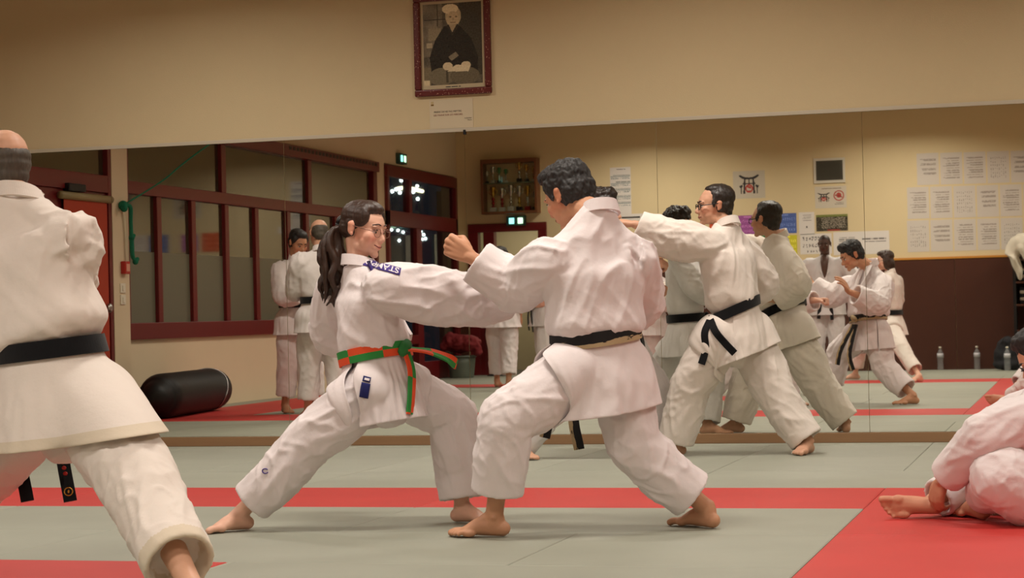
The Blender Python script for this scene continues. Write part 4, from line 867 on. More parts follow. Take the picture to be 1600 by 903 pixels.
def add_foot(g, ankle, d, s=1.0, right=True, up=(0, 0, 1), heel_lift=0.0):
    y = nrm(d); z = np.asarray(up, float); z = nrm(z-y*(z@y)); x = np.cross(y, z)
    if right: x = -x         # +x = big-toe side
    R = np.stack([x, y, z], 1); X = lambda *p: xf(R, ankle, s, p)
    g.tube([X(0, -.003, .012), X(0, -.004, -.006), X(0, .0, -.03)], [.032*s, (.034*s, .038*s), (.034*s, .048*s)], R[:, 0], 3, 14, start='round', end='round')
    g.ball(X(0, -.030, -.045), np.array((.031, .034, .031))*s, R); g.tube([X(0, -.02, -.042), X(.003, .05, -.036), X(.004, .11, -.052)], [(.031*s, .033*s), (.036*s, .036*s), (.042*s, .020*s)], R[:, 0], 4, 16, start='round', end='round')
    g.tube([X(.0, .01, -.0), X(.006, .07, -.036), X(.012, .12, -.054)], [(.026*s, .03*s), (.03*s, .025*s), (.032*s, .016*s)], R[:, 0], 4, 14, start='round', end='round')
    g.ball(X(.028, .112, -.056), np.array((.021, .026, .019))*s, R); g.ball(X(-.03, .095, -.06), np.array((.017, .03, .015))*s, R)
    for (tx, ty, L_, r_) in ((.030, .125, .052, .0145), (.009, .135, .038, .0098), (-.008, .130, .033, .0092), (-.023, .121, .029, .0088), (-.037, .108, .026, .0085)):
        g.tube([X(tx*.94, ty-.012, -.056), X(tx, ty+L_*.55, -.056), X(tx*1.03, ty+L_, -.064)], [r_*s, r_*1.02*s, r_*s], R[:, 0], 3, 10, start='round', end='round')
    for k in (-1, 1): g.ball(X(k*.034, -.004, 0), np.array((.008, .011, .011))*s, R)

def seg_data(V, A, B):
    A = np.asarray(A, float); B = np.asarray(B, float); d = B-A; L = np.linalg.norm(d); ax = d/L
    s_ = (V-A)@ax; sc = np.clip(s_, 0, L); rad = V-(A+sc[:, None]*ax); dist = np.linalg.norm(rad, axis=1)
    ref = np.array([0, 0, 1.0]) if abs(ax[2]) < .8 else np.array([1.0, 0, 0]); e1 = nrm(np.cross(ax, ref)); e2 = np.cross(ax, e1)
    return s_, dist, rad@e1, rad@e2, L
def crease(n, k): return np.maximum(0, 1-np.abs(n)*k)**1.5
def wrinkles(me, segs, amp, seed, det=1.0, pin=None, torso=None, ends=()):
    V, N = mesh_np(me); W_ = []; D_ = []; H_ = []
    for i, (A, B, lam, slant, prof) in enumerate(segs):
        s_, dist, a, b, L = seg_data(V, A, B); r = np.sqrt(a*a+b*b)+1e-6; ca, sa = a/r, b/r
        u = s_/lam+slant*np.cos(np.arctan2(b, a)+seed+i*1.7)
        n1 = perlin(np.stack([u*.8, ca*1.1+seed, sa*1.1+i*3.3], 1))
        ring = crease(n1, 4.0)
        tw = s_*2.6*(1 if (i+int(seed)) % 2 else -1); c_, sn = np.cos(tw), np.sin(tw); a2, b2 = (a*c_-b*sn)/.085, (a*sn+b*c_)/.085
        n2 = perlin(np.stack([s_/.34+seed*2.1, a2+i*5.1, b2+seed], 1)); n3 = perlin(np.stack([s_/.2+seed*4.1, a2*1.6+i*2.1, b2*1.6+seed], 1))
        lon = crease(n2, 3.0)+crease(n3, 4.0)*.18
        t = np.clip(s_/L, 0, 1); env = np.interp(t, np.linspace(0, 1, len(prof)), prof)
        H_.append(ring*env*.75+lon*(1-.3*env)); D_.append(dist)
    if torso is not None:
        dirs = torso; 
        for (A, B, d, lam, ll, e) in dirs:
            s_, dist, a, b, L = seg_data(V, A, B); d = nrm(d); q = V@d; rest = V-q[:, None]*d
            n1 = perlin(rest/lam+(q/ll)[:, None]*np.array([.6, .4, .7])+seed); n2 = perlin(rest/(lam*.55)+(q/(ll*.6))[:, None]*np.array([.5, .8, .3])+seed*3)
            H_.append((crease(n1, 3.2)+crease(n2, 4.5)*.25)*e); D_.append(dist*.62)
    D_ = np.array(D_); W_ = np.exp(-(D_-D_.min(0))/.022); W_ /= W_.sum(0); h = (W_*np.array(H_)).sum(0)
    low = perlin(V*5.5+seed*5)*.8
    disp = amp*(h*det-.2)+amp*.3*low
    if pin is not None:
        c, r0 = pin; k = np.clip((np.linalg.norm(V-np.asarray(c), axis=1)-r0)/.08, 0, 1); disp *= k
    for (c, d, r_) in ends:
        q = V-np.asarray(c); al = np.abs(q@d); k = np.clip((al-.02)/.09, .15, 1); far = np.linalg.norm(q, axis=1) > r_*2.2; disp *= np.where(far, 1, k)
    V2 = V+N*disp[:, None]; V2 = lap_smooth(me, V2, 1, .25)
    return V2
GRP = {}
def person(spec):
    J = {k: np.asarray(v, float) for k, v in spec['J'].items()}; s = spec.get('s', 1.0); fem = spec.get('fem', False)
    vx = spec.get('vox', .008); vb = spec.get('vbody', .0045); seed = spec.get('seed', 1)*1.37
    for S in 'LR':
        if spec['foot'+S].get('up') is None: J['an'+S][2] = .0775*s*spec.get('foot_s', 1.0)
    base = (J['anL']+J['anR'])/2; base = spec.get('base', (base[0], base[1], 0.0))
    root = empty('person', base); tag(root, spec['label'], 'person', spec.get('group'))
    hipc = (J['hpL']+J['hpR'])/2; shc = (J['shL']+J['shR'])/2; up = nrm(shc-hipc); waist = J.get('waist', hipc+(shc-hipc)*.22)
    sd_s = nrm(J['shR']-J['shL']); sd_h = nrm(J['hpR']-J['hpL']); sd_w = nrm(spec.get('wside', sd_s*.45+sd_h*.55))
    fwd_s = nrm(np.cross(up, sd_s)); fwd_h = nrm(np.cross(up, sd_h)); fwd_w = nrm(np.cross(up, sd_w))
    wd = spec.get('wide', 1.0)*s; dp = spec.get('deep', 1.0)*s; gi = M[spec.get('gi', 'gi')]
    HR = frame3(spec['look'], spec.get('hup', (0, 0, 1))); ho = J['head']; hs = s*spec.get('hs', 1.0)
    # ---------------- body
    g = Geo(); add_head(g, HR, ho, hs, fem, spec.get('nose', 1.0))
    neck = J.get('neck', shc+up*.05); g.tube([xf(HR, ho, hs, (0, -.024, -.05)), (xf(HR, ho, hs, (0, -.02, -.10))+neck)/2, neck-up*.06], [.052*hs, .050*hs*(0.9 if fem else 1.15), .062*s], HR[:, 0], 4, 16, start='round', end='round')
    g.tube([hipc-up*.04, waist, waist+(shc-waist)*.6, shc-up*.05, neck-up*.03], [(.12*wd, .08*dp), (.11*wd, .075*dp), (.135*wd, .085*dp), (.10*wd, .055*dp), (.045*s, .045*s)], sd_s, 4, 16, start='round', end='round')
    if spec.get('vskin'):   # bare chest in the collar opening
        c0 = shc+fwd_s*.075*dp-up*.0; g.tube([neck+fwd_s*.03, c0+up*.02+fwd_s*.035, c0-up*.10+fwd_s*.052*spec['vskin'], c0-up*.20+fwd_s*.05*spec['vskin']], [(.055*s, .03), (.05*s, .03), (.035*s, .025), (.008, .012)], sd_s, 4, 14, start='round', end='round')
    for S in 'LR':
        sh, el, wr = J['sh'+S], J['el'+S], J['wr'+S]
        g.tube([sh, (sh+el)/2, el, el+(wr-el)*.3, wr-(wr-el)*.12, wr], [.034*s, .034*s, .034*s, .040*s, .028*s, (.028*s, .024*s)], sd_s, 4, 14, start='round', end='round')
        hd = spec['hand'+S]; add_hand(g, wr, hd['d'], hd['up'], s*hd.get('s', 1.0)*spec.get('hand_s', 1.0), S == 'R', hd.get('curl', .3), hd.get('thumb'), hd.get('spread', 0), hd.get('curls'))
        hp, kn, an = J['hp'+S], J['kn'+S], J['an'+S]
        g.tube([hp, (hp+kn)/2, kn, kn+(an-kn)*.3, an-(an-kn)*.2, an], [.062*s, .058*s, .048*s, .052*s, .036*s, .036*s], sd_h, 4, 14, start='round', end='round')
        add_foot(g, an, spec['foot'+S]['d'], s*spec.get('foot_s', 1.0), S == 'R', spec['foot'+S].get('up', (0, 0, 1)))
    me = remesh(g, vb, 3, .5); V, N = mesh_np(me)
    me2 = me; L_ = (V-ho)@HR/hs
    base_c = np.array(lin(spec.get('skin', (196, 142, 112)))); C = np.repeat(base_c[None], len(V), 0)
    near = np.linalg.norm(L_, axis=1) < .2
    sm_ = spec.get('smile', .003)*(L_[:, 0]/.025)**2; lipw = (near & (L_[:, 1] > .068))*np.exp(-(((L_[:, 0])/.021)**2+((L_[:, 2]+.0655-sm_)/.0085)**2)**2); lip = lipw > .3
    C = C*(1-lipw[:, None]*np.array([.12, .42, .40]))
    ckw = (near & (L_[:, 1] > .0))*np.exp(-(((np.abs(L_[:, 0])-.045)/.022)**2+((L_[:, 2]+.03)/.022)**2)); C = C*(1-ckw[:, None]*np.array([-.05, .22, .24]))
    ear = near & (np.abs(L_[:, 0]) > .076) & (L_[:, 1] < .02); C[ear] = base_c*np.array([1.0, .82, .78])
    if spec.get('beard'): bd = near & (L_[:, 2] < -.04) & (L_[:, 1] > .0) & ~lip; C[bd] = C[bd]*spec['beard']
    if spec.get('crop'):   # close-cropped stubble
        bd = near & (L_[:, 2] > .035+.05*np.clip((L_[:, 1]-.02)/.06, -1, 1)) ; C[bd] = C[bd]*.35
    at_ = me.attributes.new('Col', 'FLOAT_COLOR', 'POINT'); at_.data.foreach_set('color', np.hstack([C, np.ones((len(C), 1))]).ravel().astype(np.float32))
    body = put(me, V, 'body', M['skin'], root)
    if spec.get('face', True):
        eb = .55 if fem else 1.0
        bb = BVHTree.FromPolygons([tuple(v_) for v_ in V], [tuple(p_.vertices) for p_ in me.polygons]); mp_ = []
        for x_ in np.linspace(-.024, .024, 11):
            q_ = xf(HR, ho, hs, (x_, .2, -.0655+spec.get('smile', .003)*(x_/.025)**2)); h_ = bb.ray_cast(Vector(q_), Vector(-HR[:, 1])); mp_.append(np.array(h_[0]) if h_[0] is not None else q_-HR[:, 1]*.11*hs)
        g = Geo(); g.tube(mp_, [.0006]+[.0017*hs]*9+[.0006], HR[:, 2], 2, 8); g.obj('mouth_line', M['lip_dark'], body)
        for k in (-1, 1):
            g = Geo(); g.ball(xf(HR, ho, hs, (k*.031, .0765, -.001)), np.array((.0135, .0125, .0085))*hs, HR, 12); e = g.obj('eye', M['eye_white'], body)
            g = Geo(); g.ball(xf(HR, ho, hs, (k*.031, .0868, -.002)), np.array((.0052, .003, .0055))*hs, HR, 10); g.obj('iris', M['iris'], body)
            g = Geo(); g.tube([xf(HR, ho, hs, (k*.013, .0945, .030 if fem else .0245)), xf(HR, ho, hs, (k*.03, .0925, .0345 if fem else .0295)), xf(HR, ho, hs, (k*.05, .077, .028 if fem else .022))], [(.0045*hs*eb, .003*hs), (.0045*hs*eb, .003*hs), (.002*hs, .002*hs)], HR[:, 2], 4, 8, start='round', end='round'); g.obj('eyebrow', M[spec.get('hairm', 'hair_dark')], body)
            g = Geo(); g.tube([xf(HR, ho, hs, (k*.018, .0865, .0065)), xf(HR, ho, hs, (k*.031, .0905, .009)), xf(HR, ho, hs, (k*.045, .082, .0055))], [(.0018*hs, .0018*hs)]*3, HR[:, 2], 4, 8, start='round', end='round'); g.obj('eyelid', M[spec.get('hairm', 'hair_dark')], body)
    if spec.get('hair'): spec['hair'](root, HR, ho, hs, spec)
    if spec.get('glasses'):
        gl = empty('glasses', (0, 0, 0)); gl.parent = root; rimm = M[spec['glasses'][0]]; rr_ = spec['glasses'][1]; hw, hh = spec['glasses'][2:4]
        for k in (-1, 1):
            c = np.array((k*.034, .102, -.003)); th = np.linspace(0, 2*np.pi, 25); ex = spec['glasses'][4]
            P_ = [xf(HR, ho, hs, c+np.array((np.sign(math.cos(t))*abs(math.cos(t))**ex*hw, -.004*abs(math.cos(t)), np.sign(math.sin(t))*abs(math.sin(t))**ex*hh))) for t in th]
            g = Geo(); g.tube(P_, [rr_]*len(P_), HR[:, 1], 1, 8); g.obj('rim', rimm, gl)
            mesh_obj('lens', P_[:-1]+[p-HR[:, 1]*.0012 for p in P_[:-1]], [tuple(range(24)), tuple(range(47, 23, -1))], M['lens'], gl)
            g = Geo(); g.tube([xf(HR, ho, hs, (k*(.034+hw), .099, .003)), xf(HR, ho, hs, (k*.076, .06, .006)), xf(HR, ho, hs, (k*.082, -.01, .012))], [rr_*1.1]*3, HR[:, 2], 4, 8); g.obj('temple_arm', rimm, gl)
        g = Geo(); g.tube([xf(HR, ho, hs, (-.034+hw, .1, 0)), xf(HR, ho, hs, (0, .107, .003)), xf(HR, ho, hs, (.034-hw, .1, 0))], [rr_]*3, HR[:, 2], 4, 8); g.obj('bridge', rimm, gl)
    # ---------------- trousers
    tl = spec.get('tl', 1.0); g = Geo(); segs = []; hems = []
    g.tube([waist-up*.0, hipc+up*.03, hipc-up*.05, hipc-up*.11], [(.125*wd, .095*dp), (.155*wd, .115*dp), (.15*wd, .112*dp), (.09*wd, .08*dp)], sd_h, 4, 24, start='round', end='round')
    for S in 'LR':
        hp, kn, an = J['hp'+S], J['kn'+S], J['an'+S]; f_ = spec.get('hem'+S, spec.get('hem', .80)); hm = kn+(an-kn)*f_
        tr = np.array(spec.get('tr', (.108, .114, .100, .092, .096)))*s*tl; sag = np.array([0, 0, -.012])
        kk = kn+spec.get('kneeoff', np.zeros(3))
        g.tube([hp+(hipc-hp)*.25+up*.02, hp+(kn-hp)*.4+sag, kk], list(tr[:3]), sd_h, 6, 24, end='round'); g.tube([kk, kn+(hm-kn)*.5+sag, hm], list(tr[2:]), sd_h, 6, 24, start='round', end='open')
        segs.append((hp, kn, .085, .9, (.25, .45, 1.0))); segs.append((kn, hm, .075, 1.0, (1.0, .7, .75, .35))); hems.append((hm, nrm(hm-kn), tr[-1]))
    me = remesh(g, vx, 4, .5)
    V = wrinkles(me, segs, spec.get('wr', .014)*.9, seed, 1.0, torso=[(hipc+up*.1, hipc-up*.08, up*.4+sd_h, .07, .25, .35)], ends=hems)
    put(me, V, 'trousers', gi if not spec.get('trm') else M[spec['trm']], root)
    if spec.get('bands'):
        me.materials.append(M['hem']); cc = np.zeros(len(me.polygons)*3); me.polygons.foreach_get('center', cc); cc = cc.reshape(-1, 3)+np.array(parent_world(root)); mi = np.zeros(len(cc), int)
        for (hm_, d_, r_) in hems: mi[(((cc-hm_)@d_) > -.052) & (np.linalg.norm(cc-hm_, axis=1) < .2)] = 1
        me.polygons.foreach_set('material_index', mi)
    # ---------------- jacket, above the belt
    g = Geo(); ts = np.array([0, .075, .17, .45, .78, .98, 1.10, 1.16]); T_ = shc-waist
    Wd = np.array([.150, .168, .182, .190, .205, .178, .11, .068])*wd; Dp = np.array([.108, .122, .138, .130, .122, .092, .074, .062])*dp
    if fem: Wd *= .93
    bl = spec.get('bulge', 1.0); Wd[1:3] *= bl; Dp[1:3] *= bl
    bend = spec.get('bend', np.zeros(3)); C_ = np.array([waist+T_*t+np.asarray(bend)*math.sin(math.pi*min(t, 1)) for t in ts]); C_[-2] = C_[-2]*.6+neck*.4; C_[-1] = neck+up*.0
    sds = np.array([nrm(sd_w*(1-min(t, 1))+sd_s*min(t, 1)) for t in ts]); sdsub = catmull(sds, 4)
    g.tube(C_, list(zip(Wd, Dp)), sdsub, 4, 32, 2.35)
    segs = []; cuffs = []
    for S in 'LR':
        sh, el, wr = J['sh'+S], J['el'+S], J['wr'+S]; cf = spec.get('cuff'+S, spec.get('cuff', .78)); cu = el+(wr-el)*cf; inn = sh+(shc-sh)*.35-up*.03
        sr = np.array(spec.get('sr'+S, spec.get('sr', (.085, .09, .092, .086, .080, .078))))*s
        hz = [1-abs(nrm(el-sh)[2]), 1-abs(nrm(cu-el)[2])]; kv = np.array([1, 1, 1+.22*hz[0], 1+.18*(hz[0]+hz[1])/2, 1+.22*hz[1], 1+.12*hz[1]])
        dn_ = [np.array([0, 0, -(k-1)*r_]) for k, r_ in zip(kv, sr)]; sd_l = np.cross(nrm(cu-sh), [0, 0, 1.0]); sd_l = nrm(sd_l) if np.linalg.norm(sd_l) > .2 else sd_s
        rz = list(zip(sr*(2-kv)**.5, sr*kv))
        g.tube([inn+dn_[0], sh-up*.02, (sh+el)/2+dn_[2], el+dn_[3]], rz[:4], sd_l, 5, 22, end='round')
        sd_f = np.cross(nrm(cu-el), [0, 0, 1.0]); sd_f = nrm(sd_f) if np.linalg.norm(sd_f) > .2 else sd_s
        g.tube([el+dn_[3], (el+cu)/2+dn_[4], cu+dn_[5]*.6], rz[3:], sd_f, 6, 22, start='round', end='open')
        g.tube([neck-up*.035, (neck+sh)/2-up*.028, sh-up*.012], [(.062*s, .055*s), (.062*s, .056*s), (.066*s, .07*s)], fwd_s, 4, 18, start='round', end='round')
        segs.append((sh, el, .075, .9, (.15, .5, 1.0))); segs.append((el, cu, .065, 1.0, (1.0, .75, .45, .25))); cuffs.append((cu, nrm(cu-el), sr[-1]))
    me = remesh(g, vx, 4, .5); dl = spec.get('tdir', (sd_s*.5+up, sd_s*-.55+up))
    tor = [(waist+T_*.3, shc, dl[0], .12, .55, spec.get('twr', .9)), (waist, waist+T_*.35, dl[1], .10, .45, spec.get('twr', .9)*.8)]
    V = wrinkles(me, segs, spec.get('wr', .016), seed+4.4, 1.0, pin=(neck, .05), torso=tor, ends=cuffs)
    jk = put(me, V, 'jacket', gi, root)
    V2, _ = mesh_np(me); bvh = BVHTree.FromPolygons([tuple(v) for v in V2], [tuple(p.vertices) for p in me.polygons]); off = np.array(parent_world(jk))
    def onjk(p, lift=.004):
        loc, nn, _, dist = bvh.find_nearest(Vector(np.asarray(p)-off)); return np.array(loc)+off+np.array(nn)*lift, np.array(nn)
    # lapel / collar band
    nb = neck+up*spec.get('collar', .022); ring = []; ra, rb = .070*s, .066*s
    for a in np.linspace(-150, 150, 15):
        t = math.radians(a); front = (1-math.cos(t))/2
        ring.append(nb+sd_s*math.sin(t)*ra*(1-.1*front)-fwd_s*math.cos(t)*rb-up*(front*.045))
    low_ = []
    for side in (1, -1):
        Ls = []
        for t in (.25, .5, .75, 1.0):
            p = (shc+up*.02+sd_s*side*.055*s*(1-t)-sd_s*side*.06*s*t*t)+(waist+up*.03-shc)*t*.96+fwd_s*.25*dp
            q, nn = onjk(p, .006); Ls.append(q)
        low_.append(Ls)
    # ring goes from -150 (left front) to 150 (right front)
    path = low_[1][::-1]+ring+low_[0]; wdirs = []
    for p in path: wdirs.append(up)
    path = np.array(path); tang = np.gradient(path, axis=0); nrmv = []
    for p in path:
        q, nn = onjk(p, 0); nrmv.append(nn)
    nrmv = np.array(nrmv)
    for i in range(4, 4+len(ring)):
        v = ring[i-4]-nb; v = v-up*(v@up); nrmv[i] = nrm(v)*.8+up*.25
    wd_ = np.cross(tang, nrmv)
    ribbon('lapel', path, .048*s, wd_, .011, gi, root, 4)
    # skirt of the jacket below the belt: separate panels with side slits
    thighs = [(J['hp'+S], J['kn'+S], (spec['push'] if 'push' in spec else max(spec.get('tr', (.108, .114))[:2])+.006)*s*tl) for S in 'LR']; sl = spec.get('skirt', .27)*s; sk = spec.get('panels', ((-100, 100), (80, 280)))
    fl = spec.get('flare', .075)
    for pi_, (a0, a1) in enumerate(sk):
        nx_, nz_ = 46, 26; th = np.radians(np.linspace(a0, a1, nx_)); tz = np.linspace(-.012, 1, nz_)
        A_, T2 = np.meshgrid(th, tz); w0, d0 = .158*wd*(.94 if fem else 1), .118*dp; lift = .005+.004*pi_
        fx = w0+lift+fl*T2*np.abs(np.sin(A_))**.5; fy = d0+lift+fl*T2
        P = waist+sd_w*0+np.zeros(A_.shape+(3,)); P = P+(np.sin(A_)*fx)[..., None]*sd_w+(np.cos(A_)*fy)[..., None]*fwd_w; hang = spec.get('hang', np.array([0, 0, -1.0])); dn = nrm(-up*.55+hang*.45)
        P = P+dn*(T2*sl)[..., None]+up*(spec.get('btf', 0.0)*np.cos(A_)+spec.get('btilt', 0.0)*np.sin(A_))[..., None]; P = P.reshape(-1, 3)
        P += perlin(np.stack([A_.ravel()*3+seed, T2.ravel()*1.2, A_.ravel()*0+pi_], 1))[:, None]*(.014*np.clip(T2.ravel(), 0, 1))[:, None]*nrm(fwd_w)
        for _ in range(3):
            for (a_, b_, r_) in thighs:
                s_, dist, _, _, L2 = seg_data(P, a_, b_); ax = nrm(b_-a_); cen = a_+np.clip(s_, 0, L2)[:, None]*ax; v = P-cen; dd = np.linalg.norm(v, axis=1); R_ = r_+.012; k = dd < R_
                if not k.any(): continue
                if not spec.get('drape'):
                    P[k] = cen[k]+v[k]/dd[k][:, None]*R_; continue
                rh = P[k]-(waist+dn*(T2.ravel()[k]*sl)[:, None]); rh -= dn*(rh@dn)[:, None]; rh /= np.linalg.norm(rh, axis=1)[:, None]+1e-9
                rp_ = rh-ax*(rh@ax)[:, None]; a2_ = np.maximum((rp_**2).sum(1), .05); b2_ = (v[k]*rp_).sum(1); c2_ = (v[k]**2).sum(1)-R_**2
                lam_ = np.clip((-b2_+np.sqrt(np.maximum(b2_**2-a2_*c2_, 0)))/a2_, 0, .22); P[k] = P[k]+rh*lam_[:, None]
            G_ = P.reshape(nz_, nx_, 3); G2 = G_.copy(); G2[1:-1, 1:-1] = (G_[1:-1, 1:-1]*2+G_[:-2, 1:-1]+G_[2:, 1:-1]+G_[1:-1, :-2]+G_[1:-1, 2:])/6; P = G2.reshape(-1, 3)
        hh = perlin(np.stack([A_.ravel()*5+seed*3, T2.ravel()*1.6+pi_*5, A_.ravel()*0], 1)); rad_ = P-(waist+dn*(T2.ravel()*sl)[:, None]); rad_ /= np.linalg.norm(rad_, axis=1)[:, None]+1e-9
        P += rad_*((1-np.abs(hh)*2)*.010*np.clip(T2.ravel()*2, 0, 1))[:, None]
        Fc = [(j*nx_+i, j*nx_+i+1, (j+1)*nx_+i+1, (j+1)*nx_+i) for j in range(nz_-1) for i in range(nx_-1)]
        o = mesh_obj('jacket_skirt', P, Fc, gi, jk, True); sm = o.modifiers.new('thick', 'SOLIDIFY'); sm.thickness = .006; sm.offset = 0; ss = o.modifiers.new('sub', 'SUBSURF'); ss.levels = 1; ss.render_levels = 1
        if spec.get('bands'):
            o.data.materials.append(M['hem']); nf = (nx_-1)*3; n_all = len(o.data.polygons)
            for pl in o.data.polygons[n_all-nf:]: pl.material_index = 1
        spec.setdefault('_skirt', []).append(P.reshape(nz_, nx_, 3))
    # ---------------- belt
    bm = M[spec.get('belt', 'black_belt')]; th = np.radians(np.linspace(0, 360, 49)); bt = spec.get('btilt', 0.0); bf = spec.get('btf', 0.0)
    bw_ = .158*wd*(.94 if fem else 1)+.024; bd_ = .118*dp+.024; bP = [waist+sd_w*math.sin(t)*bw_+fwd_w*math.cos(t)*bd_+up*(.012+bt*math.sin(t)+bf*math.cos(t)) for t in th]
    belt = ribbon('belt', bP, spec.get('bwid', .058), up, .009, bm, root, 2, ulen=.145)
    if spec.get('beltmat2'): pass
    ka = math.radians(spec.get('knot_at', 0)); kp_ = waist+sd_w*math.sin(ka)*(bw_+.012)+fwd_w*math.cos(ka)*(bd_+.012)+up*(.006+bt*math.sin(ka)+bf*math.cos(ka)); kn_out = nrm(sd_w*math.sin(ka)/bw_+fwd_w*math.cos(ka)/bd_)
    kt = nrm(np.cross(up, kn_out)); g = Geo(); g.ball(kp_, np.array((.032, .02, .028)), np.stack([kt, kn_out, up], 1)); g.tube([kp_-kt*.025-up*.014, kp_+up*.004, kp_+kt*.025+up*.018], [(.022, .016), (.026, .022), (.022, .016)], up, 4, 12, start='round', end='round')
    kob = g.obj('knot', M[spec.get('knotm', spec.get('belt', 'black_belt'))] if spec.get('belt') != 'check_belt' else mat('knot_green', (36, 112, 50), .8), belt)
    for (dk, pts) in spec.get('tails', ((-1, ((0, 0, 0), (-.05, .03, -.10), (-.075, .03, -.22), (-.08, .02, -.34))), (1, ((0, 0, 0), (.05, .03, -.10), (.07, .035, -.2), (.085, .02, -.32))))):
        P_ = [kp_+kt*a+kn_out*b_+np.array([0, 0, c]) for a, b_, c in pts] if dk in (-1, 1) else [np.asarray(q) for q in pts]
        ribbon('belt_end', P_, .043, kt if dk in (-1, 1) else spec.get('tailw', kt), .008, bm, belt, 6, ulen=.145)
    return root, J, dict(onjk=onjk, jk=jk, up=up, fwd_s=fwd_s, sd_s=sd_s, waist=waist, neck=neck, hems=hems, cuffs=cuffs, HR=HR, ho=ho, hs=hs, body=body, belt=belt)

# ---------------- hair
def hair_blob(root, R, o, s, balls, m, vox=.0045, amp=.004, freq=(60, 60, 26), smooth=2, tubes=(), name='hair', seed=0):
    g = Geo()
    for c, r in balls: g.ball(xf(R, o, s, c), np.array(r)*s, R, 20)
    for P_, r_ in tubes: g.tube([xf(R, o, s, p) for p in P_], [q*s for q in r_], R[:, 0], 5, 10, start='round', end='round')
    me = remesh(g, vox, smooth); V, N = mesh_np(me); L_ = (V-o)@R
    h = perlin(L_*np.array(freq)+seed)+.5*perlin(L_*np.array(freq)*2.1+seed); V = V+N*(h*amp)[:, None]
    return put(me, V, name, m, root)
def hair_short(amp=.005, m=None, front=.0, freq=(55, 55, 30), thick=0.0, recede=0.0):
    def f_(root, R, o, s, spec):
        t = thick; hm = M[spec.get('hairm', 'hair_dark')]
        hair_blob(root, R, o, s, [((0, -.024-recede*.4, .056+t*.5), (.081+t, .098+t, .078+t)), ((0, -.045, .005), (.079+t, .075+t, .07+t)), ((0, .018+front-recede, .098+t), (.064+t, .062, .034+t)), ((.066, .012-recede, .048), (.018, .04, .042)), ((-.066, .012-recede, .048), (.018, .04, .042)), ((.0755, .022, .014), (.006, .012, .03)), ((-.0755, .022, .014), (.006, .012, .03)), ((0, -.062, -.045), (.055, .045, .04))], hm, spec.get('vbody', .0045), amp, freq, 2, seed=spec.get('seed', 0))
    return f_
def hair_fringe(root, R, o, s, spec):    # bald crown, hair round the sides and back
    hair_blob(root, R, o, s, [((0, -.028, .004), (.0795, .088, .052)), ((0, -.058, -.03), (.062, .052, .05)), ((.073, .012, .022), (.008, .026, .032)), ((-.073, .012, .022), (.008, .026, .032)), ((0, -.05, .03), (.074, .066, .04))], M[spec.get('hairm', 'hair_grey')], spec.get('vbody', .0045), .0016, (110, 110, 22), 2)

# ---------------- the cast
a = at; mt = mat_
def V3(*v): return np.array(v, float)
SKIN_F = (222, 174, 150); SKIN_M = (196, 144, 112); SKIN_T = (204, 156, 128); SKIN_D = (84, 58, 46)

# the man in the middle, back to the camera, blocking to the left
P3 = dict(label='dark-haired man seen from behind, blocking with his left fist raised toward the girl', seed=3, s=1.0, vox=.0078, vbody=.0042, skin=SKIN_M, hairm='hair_black', gi='gi',
  J=dict(head=a(888, 306, 7.70), neck=a(938, 327, 7.60), shL=a(860, 400, 7.50), shR=a(990, 398, 7.66), elL=a(808, 448, 7.62), wrL=a(733, 400, 7.58), elR=a(1003, 474, 7.86), wrR=V3(-1.93, 8.06, 1.00),
         waist=a(931, 530, 7.60), hpL=a(897, 580, 7.53), hpR=a(962, 575, 7.66), knL=a(790, 655, 7.36), knR=a(990, 692, 7.66), anL=a(772, 806, 7.42), anR=a(1104, 794, 7.78)),
  look=(-.80, .42, -.42), hup=(-.35, .1, 1), handL=dict(d=(-.78, -.05, .45), up=(-.15, -1, .1), curl=.93, thumb=FIST_THUMB, s=1.08), handR=dict(d=(-.35, .55, .75), up=(.9, .2, .4), curl=.22, spread=.9),
  footL=dict(d=(-.95, -.12, 0)), footR=dict(d=(-.80, .55, 0)), hem=.80, hemL=.74, hemR=.80, cuff=.80, cuffL=.86, hair=hair_short(.0065, freq=(52, 52, 40), thick=.006, front=.012), belt='worn_belt', wide=1.0, deep=1.02, tl=1.0,
  tr=(.112, .118, .105, .102, .104), sr=(.085, .092, .094, .09, .088, .088), bulge=1.06, skirt=.285, flare=.05, wr=.015, twr=.9, btilt=.02, panels=((-88, 62), (62, 262)), knot_at=-8,
  tailw=(1, .3, 0), tails=((0, (a(905, 545, 7.78), a(884, 590, 7.80), a(862, 640, 7.80), a(851, 684, 7.78))), (0, (a(912, 545, 7.78), a(905, 590, 7.81), a(896, 650, 7.82), a(905, 702, 7.80)))))
r3 = person(P3)

